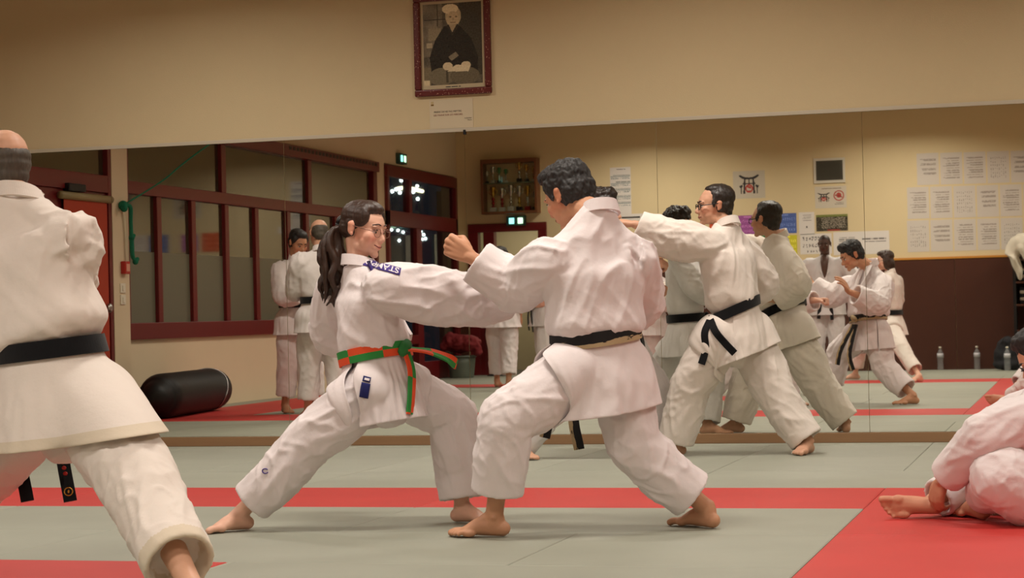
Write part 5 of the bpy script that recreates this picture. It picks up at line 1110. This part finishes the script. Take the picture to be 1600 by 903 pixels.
# the girl punching
P2 = dict(label='girl with a long brown ponytail and glasses punching to the right', seed=2, s=.93, vox=.0078, vbody=.0042, fem=True, skin=SKIN_F, hairm='hair_brown', gi='gi',
  J=dict(head=a(568, 358, 7.74), neck=a(560, 410, 7.72), shL=a(533, 448, 7.86), shR=a(606, 444, 7.60), elR=a(718, 462, 7.76), wrR=a(812, 462, 7.93), elL=a(517, 512, 7.98), wrL=a(570, 535, 8.02),
         waist=a(587, 558, 7.74), hpL=a(622, 602, 7.82), hpR=a(578, 606, 7.64), knR=a(478, 694, 7.60), knL=a(706, 648, 7.96), anR=a(376, 797, 7.58), anL=a(722, 790, 7.93)),
  look=(.93, -.24, -.20), hup=(.12, 0, 1), hs=1.02, handR=dict(d=(.94, .3, 0), up=(0, -.3, 1), curl=.97, thumb=FIST_THUMB), handL=dict(d=(.9, .1, .1), up=(0, 0, -1), curl=.95, thumb=FIST_THUMB),
  footR=dict(d=(-.60, -.80, 0)), footL=dict(d=(.85, -.35, 0)), hemR=.84, hemL=.93, cuff=.82, belt='check_belt', wide=1.0, deep=1.1, tr=(.104, .120, .108, .100, .100), push=.110, nose=.78, smile=.010, sr=(.085, .106, .108, .1, .092, .088), skirt=.30, flare=.055, btilt=.0, wr=.016,
  glasses=('rim_thin', .0013, .024, .018, .8), panels=((-95, 30), (102, 262), (14, 88)), knot_at=8, wside=V3(-.18, -1, 0),
  tails=((-1, ((0, 0, 0), (.10, .05, -.03), (.19, .08, -.07), (.25, .08, -.10))), (1, ((0, 0, 0), (-.0, .03, -.09), (-.03, .05, -.18), (-.045, .05, -.27)))))
def girl_hair(root, R, o, s, spec):
    m = M['hair_brown']
    hair_blob(root, R, o, s, [((0, -.022, .048), (.079, .096, .078)), ((0, .012, .092), (.066, .066, .036)), ((.06, .018, .055), (.021, .042, .046)), ((-.06, .018, .055), (.021, .042, .046)), ((0, -.05, .0), (.073, .066, .06)), ((.068, -.02, .02), (.012, .035, .03)), ((-.068, -.02, .02), (.012, .035, .03))], m, .004, .0016, (70, 14, 70), 2)
    g = Geo(); c = xf(R, o, s, (0, -.118, .005)); th = np.linspace(0, 2*np.pi, 17); g.tube([c+R[:, 0]*math.cos(t)*.026+R[:, 2]*math.sin(t)*.026 for t in th], [.011]*17, R[:, 1], 1, 8); g.obj('hair_tie', M['black'], root)
    rr = random.Random(7); tubes = []
    for k in range(34):
        a0, r0 = rr.random()*6.28, rr.random()**.5; dx, dz = math.cos(a0)*r0, math.sin(a0)*r0; w1, w2 = rr.uniform(-1, 1), rr.uniform(-1, 1); L_ = rr.uniform(.86, 1.08)
        P_ = [(dx*.014, -.10, .005+dz*.014), (dx*.05, -.140+dz*.03, -.012+dz*.02), (dx*.07+w1*.008, -.150+dz*.055, -.070), (dx*.075-w1*.012, -.142+dz*.068+w2*.014, -.135*L_), (dx*.07+w2*.014, -.138+dz*.07-w1*.018, -.20*L_), (dx*.06-w1*.016, -.148+dz*.062+w1*.02, -.262*L_), (dx*.035+w2*.012, -.165+dz*.045-w2*.016, -.315*L_)]
        tubes.append((P_, (.011, .014, .015, .014, .013, .010, .003)))
    R2 = frame3((.97, -.1, .0), (.10, 0, 1))
    hair_blob(root, R2, o, s, [], m, .0042, .0035, (40, 40, 16), 1, tubes, 'ponytail')
P2['hair'] = girl_hair
r2 = person(P2)

# the balding man at the left edge, nearest the camera
P1 = dict(label='balding man with a black belt seen from behind at the left edge, nearest the camera', seed=11, s=1.02, vox=.009, vbody=.0058, skin=SKIN_T, hairm='hair_grey', gi='gi_warm',
  J=dict(head=a(4, 262, 5.84), neck=a(32, 304, 5.76), shL=a(-76, 372, 5.80), shR=a(114, 366, 5.74), elR=a(108, 420, 6.04), wrR=a(0, 430, 6.25), elL=a(-160, 420, 6.0), wrL=a(-250, 400, 6.2),
         waist=a(75, 552, 5.76), hpL=a(45, 640, 5.80), hpR=a(140, 632, 5.74), knR=a(213, 742, 5.56), knL=a(-40, 745, 6.0), anR=V3(-2.43, 5.22, .085), anL=a(-130, 866, 6.1)),
  look=(-.80, .60, -.05), handR=dict(d=(-.9, .4, 0), up=(0, 0, 1), curl=.9, thumb=FIST_THUMB), handL=dict(d=(-.9, .4, 0), up=(0, 0, 1), curl=.9, thumb=FIST_THUMB), footR=dict(d=(.1, .9, 0)), footL=dict(d=(-.8, .5, 0)),
  hair=hair_fringe, hem=.80, tr=(.122, .130, .118, .106, .104), sr=(.09, .09, .09, .088, .085, .085), wide=1.12, deep=1.08, skirt=.29, flare=.08, hemR=.755, bulge=1.1, wr=.013, bands=True, drape=True, btilt=.012, cuff=.6, panels=((-80, 75), (72, 285)),
  tailw=(1, .5, 0), tails=((0, (a(62, 575, 5.98), a(48, 640, 6.0), a(30, 700, 5.98), a(43, 783, 5.94))), (0, (a(72, 575, 5.98), a(90, 640, 6.0), a(97, 710, 5.98), a(110, 783, 5.94)))), knot_at=-4)
r1 = person(P1)

# the man in glasses punching to the left, by the mirror
P4 = dict(label='man with glasses and a black belt punching to the left in front of the mirror', seed=5, s=1.0, vox=.0095, vbody=.0055, skin=SKIN_T, hairm='hair_dark', gi='gi_warm',
  J=dict(head=a(1116, 322, 11.82), neck=a(1137, 350, 11.80), shL=a(1108, 378, 11.66), shR=a(1160, 388, 11.96), elL=a(1048, 370, 11.56), wrL=a(990, 350, 11.52), elR=a(1192, 440, 12.08), wrR=a(1150, 468, 12.05),
         waist=a(1146, 488, 11.80), hpL=a(1124, 528, 11.72), hpR=a(1170, 524, 11.88), knL=a(1078, 604, 11.72), knR=a(1212, 616, 11.86), anL=a(1056, 696, 11.74), anR=a(1262, 698, 11.84)),
  look=(-.90, -.40, -.02), handL=dict(d=(-.95, 0, .15), up=(0, -.2, 1), curl=.95, thumb=FIST_THUMB), handR=dict(d=(-.9, 0, 0), up=(0, 0, -1), curl=.95, thumb=FIST_THUMB), footL=dict(d=(-.9, -.2, 0)), footR=dict(d=(-.25, -.95, 0)),
  hair=hair_short(.003, recede=.028), glasses=('rim_dark', .0024, .025, .017, .6), cuff=.9, hem=.88, hemL=.99, hemR=.99, wide=1.06, deep=1.16, tr=(.125, .135, .120, .112, .108), sr=(.08, .09, .1, .1, .096, .09), skirt=.28, flare=.05, wr=.015, wside=V3(-.2, 1, 0), btilt=0, btf=-.055, knot_at=-28, panels=((-100, 30), (80, 275), (10, 100)),
  tailw=(1, -.2, .2), tails=((0, (a(1109, 500, 11.60), a(1101, 520, 11.57), a(1103, 545, 11.57), a(1096, 569, 11.57))), (0, (a(1110, 500, 11.60), a(1118, 518, 11.55), a(1131, 534, 11.55), a(1148, 552, 11.55)))))
r4 = person(P4)

# the student crouching on the red mat at the right edge
P5 = dict(label='student sitting on the red mat at the right edge, holding an ankle', seed=8, s=.92, vox=.009, vbody=.005, skin=(198, 140, 112), hairm='hair_black', gi='gi',
  J=dict(head=a(1628, 556, 8.10), neck=a(1640, 608, 8.12), shL=a(1622, 640, 7.95), shR=a(1622, 632, 8.30), elL=a(1538, 680, 7.90), wrL=a(1470, 752, 8.08), elR=a(1562, 668, 8.46), wrR=a(1492, 762, 8.40),
         waist=a(1668, 740, 8.12), hpL=a(1640, 778, 8.0), hpR=a(1640, 778, 8.25), knL=a(1566, 744, 7.88), knR=a(1540, 728, 8.42), anL=a(1530, 794, 8.16), anR=V3(*(a(1452, 793, 8.22)[:2]), .055)),
  look=(-.80, -.1, -.62), handL=dict(d=(-.25, .25, -.9), up=(-.6, -.75, 0), curl=.45), handR=dict(d=(-.4, -.2, -.9), up=(-.7, .6, 0), curl=.5), footL=dict(d=(-.5, .85, 0)), footR=dict(d=(-1, .03, 0), up=(0, 1, .12)),
  foot_s=1.12, hair=hair_short(.006, thick=.004), glasses=('rim_dark', .0024, .025, .018, .6), cuff=.86, hemL=.78, hemR=.86, tr=(.13, .148, .132, .098, .088), sr=(.08, .095, .098, .092, .084, .08), skirt=.16, flare=.03, wr=.013, belt='orange_belt', panels=((-95, 95), (85, 275)), base=tuple(a(1560, 815, 8.1)[:2])+(0.0,), tails=((-1, ((0, 0, 0), (-.03, .04, -.03), (-.05, .09, -.06))),))
r5 = person(P5)
# curly-haired partner of the man in glasses, mostly behind the middle man
P6 = dict(label='curly-haired person with a black belt between the middle man and the mirror, facing right', seed=6, s=.95, vox=.011, vbody=.007, skin=SKIN_T, hairm='hair_dark', gi='gi_cool',
  J=dict(head=V3(-2.72, 11.65, 1.465), neck=V3(-2.77, 11.65, 1.335), shR=V3(-2.72, 11.48, 1.26), shL=V3(-2.70, 11.78, 1.26), elR=V3(-2.58, 11.40, 1.03), wrR=V3(-2.42, 11.52, 1.10), elL=V3(-2.58, 11.86, 1.03), wrL=V3(-2.46, 11.72, .95),
         waist=V3(-2.69, 11.63, .80), hpR=V3(-2.70, 11.54, .67), hpL=V3(-2.66, 11.72, .67), knL=V3(-2.48, 11.86, .42), knR=V3(-2.98, 11.52, .38), anL=V3(-2.50, 11.94, .08), anR=V3(-3.22, 11.50, .08)),
  look=(.95, .12, -.1), handR=dict(d=(.8, .2, .5), up=(0, -.6, .6), curl=.8, thumb=FIST_THUMB), handL=dict(d=(.7, -.3, .1), up=(0, 0, -1), curl=.8, thumb=FIST_THUMB), footL=dict(d=(1, .1, 0)), footR=dict(d=(.6, -.7, 0)), hair=hair_short(.011, freq=(34, 34, 34), thick=.012), hem=.97, cuff=.85, wr=.014)
person(P6)
def stand(x, y, face, H, arms='down', step=0.0, lean=0.0, wid=1.0):
    f = nrm((face[0], face[1], 0)); r = np.cross(f, (0, 0, 1.0)); o = V3(x, y, 0); Z = lambda k: V3(0, 0, k*H); J = {}
    ln = f*lean
    J['head'] = o+Z(.925)+f*.03+ln; J['neck'] = o+Z(.845)-f*.01+ln*.9; J['waist'] = o+Z(.585)+ln*.2
    for S, k in (('L', -1), ('R', 1)):
        J['sh'+S] = o+Z(.795)+r*k*.098*H*wid+ln*.8; J['hp'+S] = o+Z(.50)+r*k*.055*H; J['kn'+S] = o+Z(.275)+r*k*.065*H+f*(.02+step*.5*k); J['an'+S] = o+V3(0, 0, .08)+r*k*.075*H+f*step*k
        if arms == 'hips': J['el'+S] = o+Z(.65)+r*k*.235*H-f*.03; J['wr'+S] = o+Z(.585)+r*k*.135*H+f*.06
        elif arms == 'guard': J['el'+S] = o+Z(.64)+r*k*.125*H+f*.10+ln; J['wr'+S] = o+Z(.68+.03*k)+r*k*.05*H+f*.30+ln
        else: J['el'+S] = o+Z(.635)+r*k*.135*H-f*.01+ln*.4; J['wr'+S] = o+Z(.51)+r*k*.125*H+f*.08
    hd = dict(hips=lambda k: dict(d=-r*k*.8+f*.5-V3(0, 0, .3), up=V3(0, 0, .4)+r*k*.8, curl=.5), guard=lambda k: dict(d=f*.8+V3(0, 0, .4), up=r*k, curl=.8, thumb=FIST_THUMB), down=lambda k: dict(d=V3(0, 0, -1)+f*.1, up=r*k, curl=.35))[arms]
    return dict(J=J, handL=hd(-1), handR=hd(1), footL=dict(d=f-r*.2), footR=dict(d=f+r*.2))
LOW = dict(vox=.0145, vbody=.0092, wr=.014)
def extra(label, st, look, **kw):
    sp = dict(label=label, look=look, gi='gi'); sp.update(LOW); sp.update(st); sp.update(kw); return person(sp)
extra('dark-haired man standing by the left wall, facing the bald man', stand(-6.98, 8.30, (.75, .66), 1.70, 'guard', .06), (.72, .55, -.4), seed=21, skin=SKIN_M, hairm='hair_black', hair=hair_short(.003), vskin=1.0)
extra('bald man standing near the mirror with his back to it, facing the dark-haired man', stand(-6.34, 9.35, (-.55, -.83), 1.74, 'guard', .05, wid=1.05), (-.55, -.8, -.25), seed=22, skin=(208, 158, 132), hairm='hair_grey', hair=hair_fringe, vskin=1.0)
X10 = mt(1024, 440, 5.7)[0]
extra('dark-haired black belt facing right, reflected just right of the middle man', stand(X10-.04, 5.7, (.96, -.2), 1.52, 'guard', .22), (.95, -.15, -.05), seed=23, skin=SKIN_M, hairm='hair_black', hair=hair_short(.004))
extra('tall dark-skinned man standing with hands on hips by the rear wall', stand(mt(1290, 440, .45)[0], .45, (.05, 1), 1.80, 'hips', .0, wid=1.2), (.02, 1, -.12), seed=24, skin=SKIN_D, hairm='hair_black', crop=True, vskin=1.15, gi='gi_cool', vbody=.007)
J12 = dict(head=mt(1383, 407, 1.75), neck=mt(1390, 425, 1.75), shL=V3(0, 0, 0), shR=V3(0, 0, 0))
c12 = mt(1390, 436, 1.75); J12['shL'] = c12+V3(.05, -.17, 0); J12['shR'] = c12+V3(-.03, .17, 0); w12 = mt(1392, 490, 1.75)
J12.update(waist=w12, hpL=w12+V3(.02, -.09, -.13), hpR=w12+V3(-.02, .09, -.13), elL=c12+V3(.06, -.26, -.25), wrL=c12+V3(-.14, -.2, -.3), elR=c12+V3(-.12, .24, -.22), wrR=c12+V3(-.30, .15, -.2))
J12.update(anR=V3(-1.78, 2.42, .08), anL=V3(-2.62, 1.30, .08)); J12['knR'] = (J12['hpR']+J12['anR'])/2+V3(-.02, .05, .02); J12['knL'] = J12['anL']+V3(.08, .08, .36)
person(dict(LOW, label='brown-haired woman with glasses lunging to the left by the brown wainscot', seed=25, J=J12, s=.93, fem=True, look=(-.95, .2, -.15), skin=SKIN_F, hairm='hair_brown', gi='gi_warm', glasses=('rim_dark', .0022, .024, .017, .7),
  handL=dict(d=(-1, 0, .1), up=(0, 0, 1), curl=.8, thumb=FIST_THUMB), handR=dict(d=(-1, 0, .1), up=(0, 0, 1), curl=.8, thumb=FIST_THUMB), footR=dict(d=(-.7, .7, 0)), footL=dict(d=(-1, .1, 0)),
  hair=lambda root, R, o, s, spec: hair_blob(root, R, o, s, [((0, -.024, .052), (.084, .1, .08)), ((0, .02, .095), (.066, .066, .036)), ((.072, -.01, -.03), (.022, .05, .1)), ((-.072, -.01, -.03), (.022, .05, .1)), ((0, -.06, -.05), (.08, .055, .1))], M['hair_brown'], .006, .005, (60, 60, 14))))
extra('dark-haired youth with a yellow belt walking toward the rear doorway', stand(mt(783, 480, 2.7)[0], 2.7, (.12, -1), 1.68, 'down', .12), (.1, -1, -.1), seed=26, skin=SKIN_M, hairm='hair_black', hair=hair_short(.003), belt='yellow_belt')
extra('black-belt person standing beside the yellow-belted youth near the rear doorway', stand(mt(852, 480, 3.5)[0], 3.5, (-.85, .5), 1.70, 'guard', .05), (-.9, .4, -.2), seed=27, skin=SKIN_T, hairm='hair_brown', hair=hair_short(.004))

# ---- details on the clothes
def patch_on(r, c, ux, uz, wd, ht, name, m, nx=14, nz=6, lift=.004, thick=.002):
    onjk = r[2]['onjk']; c = np.asarray(c, float); ux = nrm(ux); uz = nrm(np.asarray(uz)-ux*(np.asarray(uz)@ux)); G_ = []; nn_ = []
    for j in range(nz+1):
        for i in range(nx+1):
            q_, n_ = onjk(c+ux*(i/nx-.5)*wd+uz*(j/nz-.5)*ht, lift); G_.append(q_); nn_.append(n_)
    Fc = [(j*(nx+1)+i, j*(nx+1)+i+1, (j+1)*(nx+1)+i+1, (j+1)*(nx+1)+i) for j in range(nz) for i in range(nx)]
    o = mesh_obj(name, G_, Fc, m, r[2]['jk'], True); sm = o.modifiers.new('thick', 'SOLIDIFY'); sm.thickness = thick; sm.offset = 0
    return o, np.array(G_), np.array(nn_)
def text_on(r, body, size, c, ux, uz, m, name, lift=.0065, xs=1.0, fit=None):
    cu = bpy.data.curves.new('txt', 'FONT'); cu.body = body; cu.size = size; cu.align_x = 'CENTER'; cu.align_y = 'CENTER'; cu.extrude = .0006; cu.resolution_u = 2; cu.offset = .0012
    to = bpy.data.objects.new('txt', cu); COL.objects.link(to); dg = bpy.context.evaluated_depsgraph_get(); dg.update(); me = bpy.data.meshes.new_from_object(to.evaluated_get(dg)); bpy.data.objects.remove(to)
    V, _ = mesh_np(me); ux = nrm(ux); uz = nrm(np.asarray(uz)-ux*(np.asarray(uz)@ux)); W_ = np.zeros_like(V)
    for i, v in enumerate(V):
        q_, n_ = r[2]['onjk'](np.asarray(c)+ux*v[0]*xs+uz*v[1], lift); W_[i] = q_+n_*v[2]
    me.materials.clear(); me.materials.append(m); set_np(me, W_-np.array(parent_world(r[2]['jk']))); me.name = name
    return link(bpy.data.objects.new(name, me), r[2]['jk'])
M['violet'] = fabric('violet_embroidery', (74, 58, 132), .3); M['white_thread'] = fabric('white_embroidery', (226, 218, 222), .3); M['navy_label'] = fabric('navy_label', (34, 38, 92), .2)
def jacket_bvh(r):
    me = r[2]['jk'].data; off = np.array(parent_world(r[2]['jk'])); V_, _ = mesh_np(me)
    return BVHTree.FromPolygons([tuple(v+off) for v in V_], [tuple(p.vertices) for p in me.polygons])
jb2 = jacket_bvh(r2)
def on_jacket(bv_, x, y, lift):
    d_ = nrm(ray(x, y)); h = bv_.ray_cast(Vector(CP), Vector(d_)); h = h if h[0] is not None else bv_.find_nearest(Vector(a(x, y, 7.6))); p_ = np.array(h[0]); n_ = np.array(h[1]); return p_+n_*lift, n_
def patch_px(t, s_): return (597-t*57-s_*3.0, 417.5-t*16+s_*10.5)     # t along the lettering, s_ upward, both -.5..5
G_ = [on_jacket(jb2, *patch_px(i/16-.5, j/5-.5), .003)[0] for j in range(6) for i in range(17)]
o = mesh_obj('shoulder_patch', G_, [(j*17+i, j*17+i+1, (j+1)*17+i+1, (j+1)*17+i) for j in range(5) for i in range(16)], M['violet'], r2[2]['jk'], True); sm = o.modifiers.new('thick', 'SOLIDIFY'); sm.thickness = .003; sm.offset = 0
def text_jacket(bv_, r, body, fpx, m, name, lift):
    cu = bpy.data.curves.new('txt', 'FONT'); cu.body = body; cu.size = 1; cu.align_x = 'LEFT'; cu.resolution_u = 3; cu.offset = .018
    to = bpy.data.objects.new('txt', cu); COL.objects.link(to); dg = bpy.context.evaluated_depsgraph_get(); dg.update(); me = bpy.data.meshes.new_from_object(to.evaluated_get(dg)); bpy.data.objects.remove(to)
    V_, _ = mesh_np(me); lo, hi = V_.min(0), V_.max(0); W_ = np.array([on_jacket(bv_, *fpx((v[0]-lo[0])/(hi[0]-lo[0])-.5, (v[1]-lo[1])/(hi[1]-lo[1])-.5), lift)[0] for v in V_])
    me.materials.clear(); me.materials.append(m); set_np(me, W_-np.array(parent_world(r[2]['jk']))); me.name = name; o = link(bpy.data.objects.new(name, me), r[2]['jk']); return o
text_jacket(jb2, r2, 'STAMPD', lambda t, s_: patch_px(t*.92, s_*.74), M['white_thread'], 'patch_lettering', .0065)
# navy label on the girl's jacket skirt
sk_ = P2['_skirt'][2]; bv = BVHTree.FromPolygons([tuple(v) for v in sk_.reshape(-1, 3)], [(j*46+i, j*46+i+1, (j+1)*46+i+1, (j+1)*46+i) for j in range(25) for i in range(45)])
def skirt_label(x0, y0, x1, y1, x2, y2, name, m, lift):
    A_, B_, C_ = a(x0, y0, 7.4), a(x1, y1, 7.4), a(x2, y2, 7.4); G_ = []
    for j in range(9):
        for i in range(5):
            p_ = A_+(B_-A_)*i/4+(C_-A_)*j/8; loc, n_, _, _ = bv.find_nearest(Vector(p_))
            d_ = nrm(p_-CP); hit = bv.ray_cast(Vector(CP), Vector(d_)); q_ = np.array(hit[0]) if hit[0] is not None else np.array(loc)
            G_.append(q_-d_*lift)
    o = mesh_obj(name, G_, [(j*5+i, j*5+i+1, (j+1)*5+i+1, (j+1)*5+i) for j in range(8) for i in range(4)], m, r2[2]['jk'], True); sm = o.modifiers.new('thick', 'SOLIDIFY'); sm.thickness = .002
    return o
skirt_label(565, 597, 579, 600, 561, 620, 'woven_label', M['navy_label'], .008); skirt_label(568, 587, 580, 590, 566, 595, 'woven_label', M['navy_label'], .008); skirt_label(570, 590, 578, 592, 569, 593.5, 'label_print', M['white_thread'], .011)
# ring on the middle man's hand
hd_ = P3['handL']; y_ = nrm(hd_['d']); z_ = np.array(hd_['up'], float); z_ = nrm(z_-y_*(z_@y_)); x_ = np.cross(y_, z_); kc = np.asarray(P3['J']['wrL'])+(x_*-.010+y_*.094+z_*-.014)*1.08
g = Geo(); th = np.linspace(0, 2*np.pi, 17); g.tube([kc+x_*math.cos(t)*.0125+y_*math.sin(t)*.0125 for t in th], [.0022]*17, z_, 1, 8); g.obj('finger_ring', M['silver'], r3[0])
bo_ = r1[2]['belt']; ec = a(107, 768, 5.93); g = Geo(); th = np.linspace(0, 2*np.pi, 21); cr = nrm((1, .5, 0)); g.tube([ec+cr*math.cos(t)*.013+np.array([0, 0, 1])*math.sin(t)*.013 for t in th], [.0022]*21, (0, 1, 0), 1, 6); g.ball(ec, (.004, .003, .006)); g.obj('gold_emblem', M['gold'], bo_)
for (x_, y_) in ((98, 722), (100, 731), (102, 740)):
    e_ = a(x_, y_, 5.955); g = Geo(); g.ball(e_, (.009, .003, .007), None, 8); g.obj('red_character', M['alarm'], bo_)
tb = [o_ for o_ in r2[0].children if o_.name.startswith('trousers')][0]; off_ = np.array(parent_world(tb)); Vt, _ = mesh_np(tb.data); bt_ = BVHTree.FromPolygons([tuple(v+off_) for v in Vt], [tuple(p_.vertices) for p_ in tb.data.polygons])
g = Geo(); g.tube([on_jacket(bt_, 415+4.5*math.cos(t), 736+3.6*math.sin(t), .003)[0] for t in np.linspace(.4, 5.6, 12)], [.0022]*12, (0, 1, 0), 2, 6); g.obj('embroidered_mark', M['violet'], tb)
# cast ends
